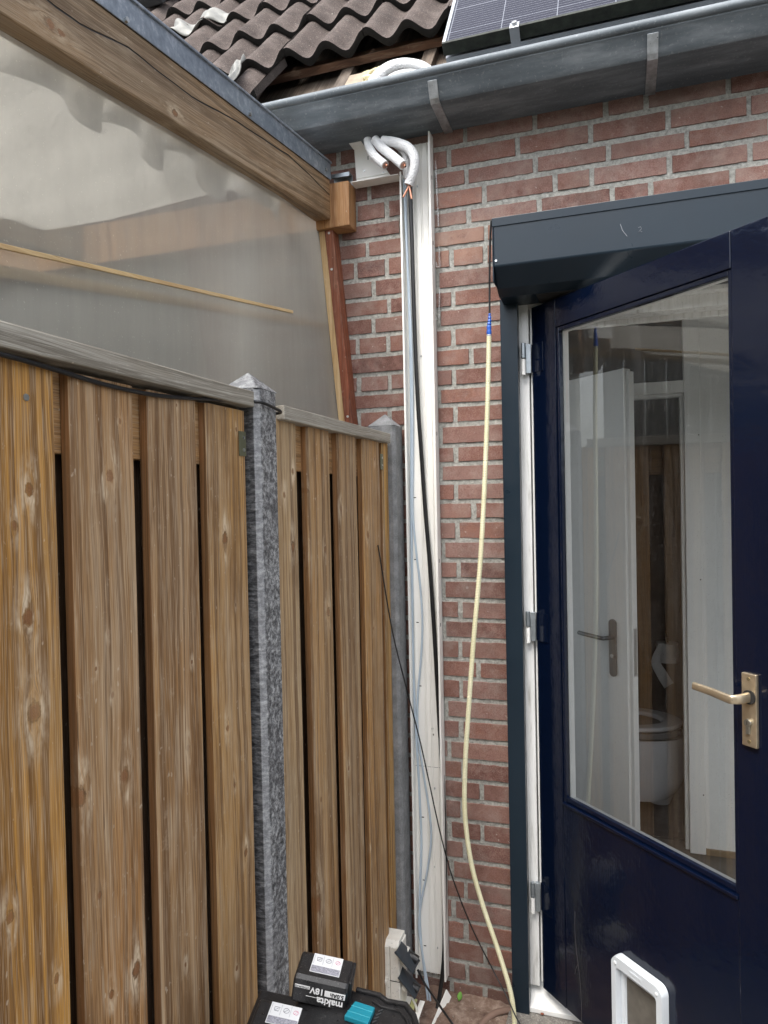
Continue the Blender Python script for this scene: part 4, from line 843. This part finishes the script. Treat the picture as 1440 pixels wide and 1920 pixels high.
slat(1.0, 2.548, lambda z: xl(z) - .022, lambda z: xl(z) - .0005, -.052, -.006).build('side_batten', m_pine, can, bevel=.001)
# clear sheet
def sheet_mat():
    t = NT('cloudy_plastic_sheet'); p = t.pos(); q = t.xyz(p)
    st = t.noise(t.comb(t.math('MULTIPLY', q[0], 6.), t.math('MULTIPLY', q[1], 22.), t.math('MULTIPLY', q[2], 2.5)), 1., 5, .7); n = t.noise(p, 3.2, 4, .6)
    sp_ = t.mr(t.noise(p, 210, 2, .5), .70, .74)
    tr = t.n('BsdfTransparent'); tr.inputs[0].default_value = (.90, .90, .87, 1)
    df = t.n('BsdfDiffuse'); df.inputs[0].default_value = (.37, .36, .33, 1); tl_ = t.n('BsdfTranslucent'); tl_.inputs[0].default_value = (.66, .64, .59, 1)
    mx = t.n('MixShader'); mx.inputs[0].default_value = .5; t.put(mx.inputs[1], df.outputs[0]); t.put(mx.inputs[2], tl_.outputs[0])
    lw = t.n('LayerWeight'); lw.inputs[0].default_value = .5; k = t.math('ADD', t.math('ADD', t.mr(st, .3, .75, .40, .50), t.mr(n, .3, .7, 0, .07)), t.math('MULTIPLY', lw.outputs['Facing'], .55)); k = t.math('ADD', k, t.math('MULTIPLY', sp_, .5), clamp=True)
    a = t.n('MixShader'); t.put(a.inputs[0], k); t.put(a.inputs[1], tr.outputs[0]); t.put(a.inputs[2], mx.outputs[0])
    gl = t.n('BsdfAnisotropic'); gl.inputs['Roughness'].default_value = .22; fz_ = t.n('Fresnel'); fz_.inputs[0].default_value = 1.18
    b = t.n('MixShader'); t.put(b.inputs[0], t.math('MULTIPLY', fz_.outputs[0], .16)); t.put(b.inputs[1], a.outputs[0]); t.put(b.inputs[2], gl.outputs[0]); t.put(t.out.inputs[0], b.outputs[0]); return t.m
def sheet_pt(u, v):
    y = -3.0 + u * 2.955; z = 1.2 + v * (bz(y) + .02 - 1.2); k = max(0, (u - .88) / .12) ** 1.5
    return ((-.930 + .003 * math.sin(u * 7 + v * 2)) * (1 - k) + (min(xl(z) - .024, -.90 + .03 * (1 - v))) * k, y, z)
MB().grid(sheet_pt, 90, 20).build('plastic_sheet', sheet_mat(), can, smooth=True)
# inner battens parallel to the roof
def batten(x_, A, B, h, mat, y_ext=-2.6):
    p_, q_ = on_x(*A, x_), on_x(*B, x_); s_ = (q_.z - p_.z) / (q_.y - p_.y); zA = p_.z + s_ * (y_ext - p_.y)
    MB().hexa([Vector((x_, q_.y, q_.z - h)), Vector((x_, q_.y, q_.z)), Vector((x_ - .006, q_.y, q_.z)), Vector((x_ - .006, q_.y, q_.z - h))], [Vector((x_, y_ext, zA - h)), Vector((x_, y_ext, zA)), Vector((x_ - .006, y_ext, zA)), Vector((x_ - .006, y_ext, zA - h))]).build('inner_batten', mat, can, bevel=.001)
m_pb = wood('bright_pine_wood', ((0, 0, 1), (0, 1, 0)), (), (.72, .52, .26), (.66, .50, .28), (.5, .32, .15), (.85, .7, .46), .3, 85.)
batten(-.9215, (0, 455), (550, 582), .0085, m_pb)
batten(-.945, (250, 541), (607, 606), .020, m_pb, -2.6)
# far rafters, roof sheet
for x_ in (-1.9, -2.9): MB().hexa([Vector((x_, YE, bz(YE))), Vector((x_, YE, bz(YE) + .13)), Vector((x_ - .055, YE, bz(YE) + .13)), Vector((x_ - .055, YE, bz(YE)))], [Vector((x_, y0, bz(y0))), Vector((x_, y0, bz(y0) + .130)), Vector((x_ - .055, y0, bz(y0) + .130)), Vector((x_ - .055, y0, bz(y0)))]).build('rafter', m_beam, can, bevel=.004)
t_ = NT('translucent_roof'); tr = t_.n('BsdfTransparent'); tr.inputs[0].default_value = (.95, .95, .94, 1); tl_ = t_.n('BsdfTranslucent'); tl_.inputs[0].default_value = (.9, .9, .88, 1); mx = t_.n('MixShader'); mx.inputs[0].default_value = .5
t_.put(mx.inputs[1], tr.outputs[0]); t_.put(mx.inputs[2], tl_.outputs[0]); t_.put(t_.out.inputs[0], mx.outputs[0])
MB().grid(lambda u, v: (-.95 - u * 2.4, -3.0 + v * 2.93, bz(-3.0 + v * 2.93) + .182 + .009 * math.sin(u * 180)), 160, 4).build('roof_sheet', t_.m, can, smooth=True)
# shade cloth under the roof
def cloth(u, v):
    x = -1.0 - u * 1.9; y = -3.0 + v * 2.75; sag = .05 + .20 * math.sin(math.pi * min(1, v * 1.05)) * (.35 + .65 * u)
    pl_ = .040 * (1 - u) ** 3 * math.sin(v * 68 + 1.2 * math.sin(v * 9)) ; dr = max(0, (.05 - u) / .05)
    return (x + .02 * math.sin(v * 40) * (1 - u), y, bz(y) + .115 - sag * min(1, u * 3) + pl_ * .6 - dr * (.045 + .05 * abs(math.sin(v * 23 + .6))))
def cloth_mat():
    t = NT('shade_cloth'); df = t.n('BsdfDiffuse'); df.inputs[0].default_value = (.62, .59, .55, 1); tl_ = t.n('BsdfTranslucent'); tl_.inputs[0].default_value = (.62, .59, .54, 1); mx = t.n('MixShader'); mx.inputs[0].default_value = .55
    t.put(mx.inputs[1], df.outputs[0]); t.put(mx.inputs[2], tl_.outputs[0]); t.put(t.out.inputs[0], mx.outputs[0]); return t.m
def drape(u, v):
    y = -2.9 + 2.6 * u; ph = 2 * math.pi * (u * 9.3 + .25 * math.sin(u * 17)); sc_ = .5 + .5 * math.sin(ph); h_ = .03 + .085 * sc_ ** 2 * (1 - .5 * u) + .012 * math.sin(u * 61)
    return (-.952 - .018 * math.sin(ph * 2 + v * 1.5) * v - .012 * v, y + .02 * v * math.cos(ph), bz(y) + .05 - v * (h_ + .05))
sc = MB().grid(cloth, 90, 260).build('shade_cloth', cloth_mat(), smooth=True); tag(sc, 'pale beige shade cloth draped under the lean-to canopy roof', 'shade cloth')
MB().box(-3.3, -.945, -.012, -.002, .0, 2.545).build('wall_panel', plain('grey_board_cladding', (.17, .185, .19), .7, var=.12, nscale=3, bump=.1), can)
m_dr = NT('lit_toned_drape'); df = m_dr.n('BsdfDiffuse'); df.inputs[0].default_value = (.86, .83, .79, 1); tl_ = m_dr.n('BsdfTranslucent'); tl_.inputs[0].default_value = (.88, .85, .80, 1); mx = m_dr.n('MixShader'); mx.inputs[0].default_value = .6  # same cloth in a paler colour, making up for the weak light on it
m_dr.put(mx.inputs[1], df.outputs[0]); m_dr.put(mx.inputs[2], tl_.outputs[0]); m_dr.put(m_dr.out.inputs[0], mx.outputs[0])
MB().grid(drape, 420, 8).build('hanging_hem', m_dr.m, sc, smooth=True)
# neighbour's far side fence, raised to block sky in the door glass reflection
m_nb = wood('grey_fence_wood', ((0, 1, 0), (0, 0, 1)), (), (.10, .12, .14), (.12, .14, .16), (.05, .06, .07), (.2, .22, .24), .5, 91.)
nf = thing('garden_fence', 'dark blue grey board fence far behind the clear plastic sheet', 'fence', (-3.3, -1.5, 0))
y = -4.4
while y < -.2: MB().box(-3.45, -3.42, y, y + .14, .0, 3.1).build('board', m_nb, nf, bevel=.003); y += .145
struct(MB().box(-3.3, -.95, -3.4, 0.0, .001, .005).build('neighbour_paving', plain('grey_slab', (.16, .17, .18), .8, var=.2, nscale=8)))

# ================================================================== OUTDOOR SOCKET
sk = thing('outdoor_socket', 'cream double outdoor socket with dark grey lids propped open beside the trunking', 'socket', (-.69, -.16, .02))
m_sock = plain('aged_cream_plastic', (.82, .80, .73), .5, var=.1, nscale=30, speck=.5); m_lid = plain('slate_plastic', (.045, .055, .065), .4, var=.1)
SY0, SY1 = -.235, -.160
xa, xm, xb_ = on_y(714, 1820, SY0).x, on_y(731, 1820, SY0).x, on_y(749, 1820, SY0).x
zB, zA, zM = on_y(735, 1776, SY0).z, .015, on_y(740, 1840, SY0).z
sb = MB().box(xa, xm - .0005, SY0, SY1, zA, zB).box(xm + .0005, xb_, SY0, SY1, zA, zB).build('housing', m_sock, sk, bevel=.003, seg=3)
MB().prism([(SY0 + .001, zB - .0005), (SY0 + .012, zB + .014), (SY1 - .004, zB + .014), (SY1, zB - .0005)], XYZ, xa + .003, xb_ - .003).build('housing_top', m_sock, sk, bevel=.002)
MB().box(xm, xb_ + .0008, SY0 - .0008, SY1 - .01, zM - .001, zM + .001).build('housing_seam', m_dark, sb)
MB().box(xa + .002, xm - .002, SY0 - .003, SY0, zM - .016, zM + .010).build('latch', m_sock, sb, bevel=.001)
MB().disc(((xa + xm) / 2, SY0 - .003, zM - .003), (0, -1, 0), .005, .003, 16, .4).build('housing_screw', m_sock, sb, smooth=True)
for (h1, h2, o2, o1) in (((743, 1784), (754, 1766), (788, 1801), (776, 1823)), ((749, 1832), (755, 1813), (790, 1849), (780, 1871))):
    Q = [on_x(*h1, xb_ + .0015), on_x(*h2, xb_ + .0015), on_x(*o2, xb_ + .047), on_x(*o1, xb_ + .047)]
    n_ = (Q[1] - Q[0]).cross(Q[3] - Q[0]).normalized(); n_ = -n_ if n_.z > 0 else n_
    ld = MB().hexa(Q, [p_ + n_ * .005 for p_ in Q]).build('lid', m_lid, sk, bevel=.0015)
    for e0, e1 in ((Q[0], Q[3]), (Q[1], Q[2])): MB().tube([e0 + n_ * .004, e1 + n_ * .004], .0035, 8).build('lid_rim', m_lid, ld, smooth=True)
    zc = (Q[0].z + Q[3].z) / 2 - .012; yc = (SY0 + SY1) / 2
    MB().tube([(xb_ + .001, yc, zc), (xb_ + .015, yc, zc - .004)], .022, 20).build('socket_face', m_sock, sk, smooth=True)
    MB().tube([(xb_ + .015, yc, zc - .004), (xb_ + .035, yc, zc - .010), (xb_ + .045, yc, zc - .016)], .014, 16).build('plug', m_black, sk, smooth=True)
tag(MB().tube(smoothpath([on_y(783, 1818, -.20), on_y(797, 1845, -.21), on_y(815, 1872, -.24), on_y(845, 1915, -.30), on_y(900, 1990, -.34)], 6), .0033, 8).build('plug_cable', m_black, smooth=True), 'black lead running from the open socket down to the right', 'cable')
# white leads below the socket
m_wl = plain('cream_lead', (.70, .68, .60), .45)
tag(MB().tube(smoothpath([(-.63, -.19, .12), (-.615, -.20, .10), (-.605, -.215, .06), (-.61, -.25, .015)], 6), .0035, 8).build('lead', m_wl, smooth=True), 'short white lead looping down below the open socket', 'cable')
# offcuts on the ground
def plank(p_, q_, w_, th, tw): # a flat strip from p_ to q_
    d = (q_ - p_).normalized(); s_ = (d.cross(Vector(tw))).normalized() * w_ / 2; n_ = d.cross(s_).normalized() * th
    return MB().hexa([p_ - s_, p_ + s_, p_ + s_ + n_, p_ - s_ + n_], [q_ - s_, q_ + s_, q_ + s_ + n_, q_ - s_ + n_])
tag(plank(on_y(842, 1862, -.03), on_y(812, 1935, -.16), .030, .003, (.5, -.8, .1)).build('loose_cover_strip', m_cream, bevel=.0005), 'cream trunking lid strip leaning against the wall below the trunking', 'cover strip')
m_yel = plain('yellow_green_plastic', (.66, .66, .30), .5)
for (A, B, mt, lb) in (((768, 1868), (745, 1930), m_cream, 'left cream trunking offcut lying below the socket'), ((778, 1872), (757, 1930), m_yel, 'yellow plastic strip lying between the cream offcuts'), ((792, 1876), (772, 1932), m_cream, 'right cream trunking offcut lying below the socket')):
    P_, Q_ = on_y(A[0], A[1], -.16), on_y(B[0], B[1], -.27)
    P_.z = max(P_.z, .05); Q_.z = max(Q_.z, .008); tag(plank(P_, Q_, .016, .004, (0, 0, 1)).build('offcut', mt, bevel=.0008), lb, 'plastic strip', 'plastic offcuts below the socket')
# crumbs of mortar and grit lying on the soil and the step
gr_ = MB(); r9 = random.Random(4)
for i in range(420):
    x = r9.uniform(-.72, -.02); y = r9.uniform(-.30, -.02); z = (.012 + .02 * ((y + .42) / .42) ** 1.5) if x < -.37 else .035
    if x > -.37 and y < -.095: z = .002
    a_ = r9.uniform(.0010, .0042) * r9.uniform(.5, 1); c_ = Vector((x, y, z + a_ * .4)); ax = [Vector((r9.uniform(-1, 1), r9.uniform(-1, 1), r9.uniform(-1, 1))).normalized() * a_ * r9.uniform(.6, 1.2) for _ in range(6)]
    gr_.quadlist([c_ + q_ for q_ in ax], [(0, 1, 2), (0, 2, 3), (0, 3, 4), (1, 2, 5), (3, 4, 5), (1, 4, 5), (0, 1, 4), (2, 3, 5)])
struct(gr_.build('grit', plain('grit_tone', (.34, .29, .25), .9, var=.6, nscale=150)), 'stuff')
# weed, stone, leaf, root
wd = thing('weed', 'small green weed sprouting at the foot of the brick wall', 'weed', tuple(on_y(858, 1895, -.02)))
m_leaf = plain('leaf_green', (.13, .30, .045), .5, var=.25, nscale=120)
def leaf(c, r1, r2, nrm, up):
    nrm = Vector(nrm).normalized(); up = Vector(up); up = (up - nrm * up.dot(nrm)).normalized(); s_ = up.cross(nrm)
    return MB().grid(lambda u, v: c + s_ * (u - .5) * 2 * r1 * math.sin(math.pi * (.06 + .88 * v)) + up * (v - .5) * 2 * r2 - nrm * abs(u - .5) * r1 * .5, 8, 8)
for (px, py, r1, r2, up) in ((867, 1888, .015, .019, (.6, -.2, -.5)), (862, 1868, .008, .013, (.2, 0, 1)), (854, 1882, .007, .010, (-.6, 0, .3))): leaf(on_y(px, py, -.035), r1, r2, (.2, -.9, .5), up).build('leaf', m_leaf, wd, smooth=True, solid=.0004)
MB().tube(smoothpath([on_y(858, 1900, -.03), on_y(857, 1888, -.033), on_y(862, 1872, -.033)], 4), .0009, 6).build('stem', m_leaf, wd)
def pebble(px, py, z, r_, mat, name, lab, cat):
    c = on(px, py, 2, z); m_ = MB(); m_.grid(lambda u, v: c + Vector((math.cos(u * 6.2832) * math.sin(v * 3.1416), math.sin(u * 6.2832) * math.sin(v * 3.1416) * .8, math.cos(v * 3.1416) * .6)) * r_ * (1 + .35 * noise.noise(Vector((math.cos(u * 6.2832) * math.sin(v * 3.1416), math.sin(u * 6.2832) * math.sin(v * 3.1416), math.cos(v * 3.1416))) * 1.7 + Vector((px, 0, 0)))), 14, 9)
    tag(m_.build(name, mat, smooth=True, angle=30), lab, cat)
pebble(1027, 1898, .040, .008, plain('quartz', (.6, .64, .66), .3, var=.3, nscale=90), 'pebble', 'pale grey pebble on the door step by the guide rail', 'pebble')
pebble(1017, 1901, .040, .005, plain('brick_chip', (.22, .07, .04), .9), 'brick_chip', 'small dark red brick chip beside the pale pebble', 'stone')
tag(leaf(on(1070, 1894, 2, .042), .009, .010, (.1, -.3, 1), (1, .3, 0)).build('dead_leaf', plain('leaf_yellow', (.45, .34, .06), .6, var=.4, nscale=100), smooth=True, solid=.0006), 'curled yellow leaf under the open door', 'leaf')
tag(MB().tube(smoothpath([on(900, 1925, 2, .02), on(920, 1905, 2, .028), on(945, 1895, 2, .03), on(985, 1893, 2, .028)], 5), .010, 10).build('root', plain('root_bark', (.20, .13, .10), .9, bump=.6), smooth=True), 'brown root curving over the soil near the hose end', 'root')

# ================================================================== TOOL BATTERIES ON THE CHARGER
def frame_from(px, py, Z, ex, ey):   # local frame: ex right-ish, ey up-ish on the printed face
    o = dist(px, py, Z); return o
Zb = 1.16
# local axes measured from the picture: A runs along the printed front face, B up its height, C back over the top face
o = dist(544, 1880, Zb); A = (dist(645, 1903, Zb - .010) - o); A = A.normalized()
up = Vector((.02, -.05, 1)); up = (up - A * up.dot(A)).normalized(); Cc = up.cross(A).normalized()
if Cc.dot(CF) < 0: Cc = -Cc
t_ = NT('battery_black_plastic'); p_ = t_.pos(); d_ = t_.mr(t_.noise(p_, 700, 2, .6), .66, .70); m_bat = t_.fin(t_.mix(t_.math('MULTIPLY', d_, .6), (.011, .011, .012), (.25, .24, .22)), t_.mr(t_.noise(p_, 60, 4), .3, .7, .26, .5), 0, t_.bump(t_.noise(p_, 900, 2), .12, .001))
m_lab = plain('label_paper', (.66, .67, .68), .5, var=.03); m_labg = plain('label_grey', (.27, .27, .31), .5, var=.5, nscale=400)
m_prt = plain('white_print', (.78, .78, .78), .5, var=.02); m_pnk = plain('pink_print', (.60, .25, .35), .5)
W_, H_, Dp = .091, .046, .074
def text(s, size, org, ex, ey, mat, name, parent, bold=.0):
    cu = bpy.data.curves.new(name, 'FONT'); cu.body = s; cu.size = size; cu.extrude = .0002; cu.offset = bold; cu.resolution_u = 3; cu.fill_mode = 'BOTH'
    tmp = bpy.data.objects.new('tmp', cu); COL.objects.link(tmp); dg = bpy.context.evaluated_depsgraph_get(); me = bpy.data.meshes.new_from_object(tmp.evaluated_get(dg)); bpy.data.objects.remove(tmp)
    ex = Vector(ex).normalized(); ey = Vector(ey).normalized(); ez = ex.cross(ey); L_ = Vector(parent['_o'])
    for v in me.vertices: v.co = Vector(org) + ex * v.co.x + ey * v.co.y + ez * v.co.z - L_
    me.name = name; me.materials.clear(); me.materials.append(mat); ob = bpy.data.objects.new(name, me); COL.objects.link(ob); ob.parent = parent; ob['_o'] = tuple(L_); return ob
def battery(org, lab, full=True):
    B = thing('battery', lab, 'battery', tuple(org), 'black drill batteries on the charger')
    T = lambda a, b, c: org + A * a + up * b + Cc * c
    pr = [(.004, 0), (0, .006), (0, .036), (.003, .042), (.010, H_), (Dp - .012, H_), (Dp, H_ - .010), (Dp, 0)]
    body = MB().prism([(c, b) for c, b in pr], lambda c, b, a: T(a, b, c), 0, W_).build('case', m_bat, B, bevel=.005, seg=4)
    # printed front (upside down for us)
    ff = -.0006
    def slab(a0, a1, b0, b1, mt, nm): MB().quadlist([T(a, b, c_) for c_ in (ff, ff + .0008) for b in (b0, b1) for a in (a0, a1)], [(0, 2, 3, 1), (4, 5, 7, 6), (0, 1, 5, 4), (2, 6, 7, 3), (0, 4, 6, 2), (1, 3, 7, 5)]).build(nm, mt, body)
    if full:
        text('makita', .0165, T(.086, .0205, -.0008), -A, -up, m_prt, 'brand_lettering', body, .0004)
        slab(.054, .088, .0245, .0340, m_prt, 'capacity_panel')
        text('5.0Ah', .0095, T(.0860, .0322, -.0010), -A, -up, m_bat, 'capacity_lettering', body, .0002)
        text('18V', .0145, T(.0530, .0350, -.0008), -A, -up, m_prt, 'voltage_lettering', body, .0004)
        slab(.004, .029, .0300, .0350, m_prt, 'chemistry_panel'); text('LITHIUM-ION', .0046, T(.0282, .0342, -.0010), -A, -up, m_bat, 'chemistry_lettering', body)
        MB().quadlist([T(a, b, c_) for c_ in (-.0003, .001) for b in (.018, .0187) for a in (.024, .046)], [(0, 2, 3, 1), (4, 5, 7, 6), (0, 1, 5, 4), (2, 6, 7, 3), (0, 4, 6, 2), (1, 3, 7, 5)]).build('release_line', m_prt, body)
    th = H_ + .0004
    def top(a0, a1, c0, c1, mt, nm, dz=0): MB().quadlist([T(a, b, c) for b in (th + dz - .0003, th + dz) for c in (c0, c1) for a in (a0, a1)], [(0, 2, 3, 1), (4, 5, 7, 6), (0, 1, 5, 4), (2, 6, 7, 3), (0, 4, 6, 2), (1, 3, 7, 5)]).build(nm, mt, body)
    top(.022, .072, .019, .062, m_lab, 'type_label'); top(.023, .071, .020, .034, m_labg, 'label_band', .0004)
    for k in range(3):
        a_ = .027 + k * .0158; ic = MB(); cc_ = T(a_ + .006, th + .0006, .049)
        pts = [cc_ + A * .0048 * math.cos(j * .5236) + Cc * .0048 * math.sin(j * .5236) for j in range(13)] if k < 2 else [cc_ + A * .004 * math.cos(j * .5236) + Cc * .004 * math.sin(j * .5236) for j in range(13)]
        if k == 0: pts = [cc_ + A * x_ + Cc * y_ for x_, y_ in ((-.003, -.004), (.003, -.004), (.0045, .004), (-.0045, .004), (-.003, -.004))]
        ic.tube(pts, .0004, 4); ic.tube([cc_ - A * .003 - Cc * .003, cc_ + A * .003 + Cc * .003], .0003, 4); ic.build('label_pictogram', m_pnk if k == 2 else m_labg, body)
        top(a_ - .003, a_ - .0026, .038, .0595, m_labg, 'label_rule', .0005)
        top(a_ - .001, a_ + .010, .0605, .0615, m_lab, 'label_line', .0001)
    for k in range(7): MB().box(-1, -1, 0, 0, 0, 0) if False else None
    MB().quadlist([T(W_ + e, b, c) for e in (-.002, .004) for b in (.006, .046) for c in (.012, .062)], [(0, 2, 3, 1), (4, 5, 7, 6), (0, 1, 5, 4), (2, 6, 7, 3), (0, 4, 6, 2), (1, 3, 7, 5)]).build('release_button', m_bat, body, bevel=.002)
    return B, T
ob = o
B1, T1 = battery(ob, 'upper black tool battery with white print and label on top')
B2, T2 = battery(ob - A * .050 - up * .046 - Cc * .068, 'lower black tool battery cut by the bottom edge of the photo', True)
ch = thing('battery_charger', 'black battery charger with teal panel under the tool batteries', 'charger', tuple(ob - up * .1))
def cb(a0, a1, b0, b1, c0, c1, mt, nm, bev=.004, par=None):
    return MB().quadlist([T1(a, b, c) for b in (b0, b1) for c in (c0, c1) for a in (a0, a1)], [(0, 2, 3, 1), (4, 5, 7, 6), (0, 1, 5, 4), (2, 6, 7, 3), (0, 4, 6, 2), (1, 3, 7, 5)]).build(nm, mt, par or ch, bevel=bev, seg=3)
zc0 = ob.z - .006
opl = [(640, 1842), (669, 1857), (712, 1868), (726, 1879), (761, 1885), (776, 1905), (792, 1965), (640, 2010), (520, 1975), (560, 1860)]
top_ = [on(px, py, 2, zc0) for px, py in opl]
hull = MB().quadlist(top_ + [p_ - Vector((0, 0, .06)) for p_ in top_], [tuple(range(10)), tuple(range(19, 9, -1))] + [(i, (i + 1) % 10, 10 + (i + 1) % 10, 10 + i) for i in range(10)]).build('charger_case', m_bat, ch, bevel=.006, seg=3)
MB().tube([p_ + Vector((0, 0, .001)) for p_ in top_[1:7]], .0045, 10).build('charger_rim', m_bat, ch, smooth=True)
MB().tube([on(a_, b_, 2, zc0 + .001) for a_, b_ in ((700, 1878), (716, 1888), (752, 1897), (764, 1915), (772, 1950))], .003, 10).build('charger_rim', m_bat, ch, smooth=True)
MB().prism([(-.07, -.12), (-.07, -.062), (.13, -.062), (.13, -.12)], lambda a, b, c: T1(a, b, c), -.085, .09).build('charger_base', m_bat, ch, bevel=.005, seg=3)
m_teal = plain('teal_plastic', (.010, .20, .27), .4, var=.06)
tq = [on(a_, b_, 2, zc0 + .009) for a_, b_ in ((666, 1876), (703, 1888), (690, 1919), (645, 1904))]
tp_ = MB().hexa([p_ - Vector((0, 0, .0085)) for p_ in tq], tq).build('teal_panel', m_teal, ch, bevel=.0015)
for f0 in (.33, .68):
    g0, g1 = tq[0].lerp(tq[3], f0), tq[1].lerp(tq[2], f0); MB().tube([g0 + Vector((0, 0, .0002)), g1 + Vector((0, 0, .0002))], .0006, 6).build('panel_groove', plain('teal_groove', (.03, .30, .38), .4), tp_)
for k in range(4):
    g0, g1 = on(709 + k * -4, 1897 + k * 7, 2, zc0 + .001), on(718 + k * -4, 1893 + k * 7, 2, zc0 + .001); MB().tube([g0, g1], .0014, 6).build('vent_slot', plain('vent_grey', (.03, .03, .03), .3), ch)
# a work stool outside the frame carries the charger
stool = thing('work_stool', 'wooden work stool under the charger, below the bottom of the photo', 'stool', (-.42, -1.2, 0))
zt_ = min((ch.matrix_world @ v.co).z for v in []) if False else min(T1(a, -.12, c).z for a in (-.07, .19) for c in (-.085, .09))
ctr = T1(.06, -.12, 0)
MB().box(ctr.x - .17, ctr.x + .17, ctr.y - .13, ctr.y + .13, zt_ - .03, zt_ - .001).build('seat', m_pine, stool, bevel=.003)
for sx in (-1, 1):
    for sy in (-1, 1): MB().box(ctr.x + sx * .14 - .015, ctr.x + sx * .14 + .015, ctr.y + sy * .10 - .015, ctr.y + sy * .10 + .015, .0, zt_ - .031).build('leg', m_pine, stool, bevel=.002)
for ob_ in list(bpy.data.objects):
    if '_o' in ob_: del ob_['_o']
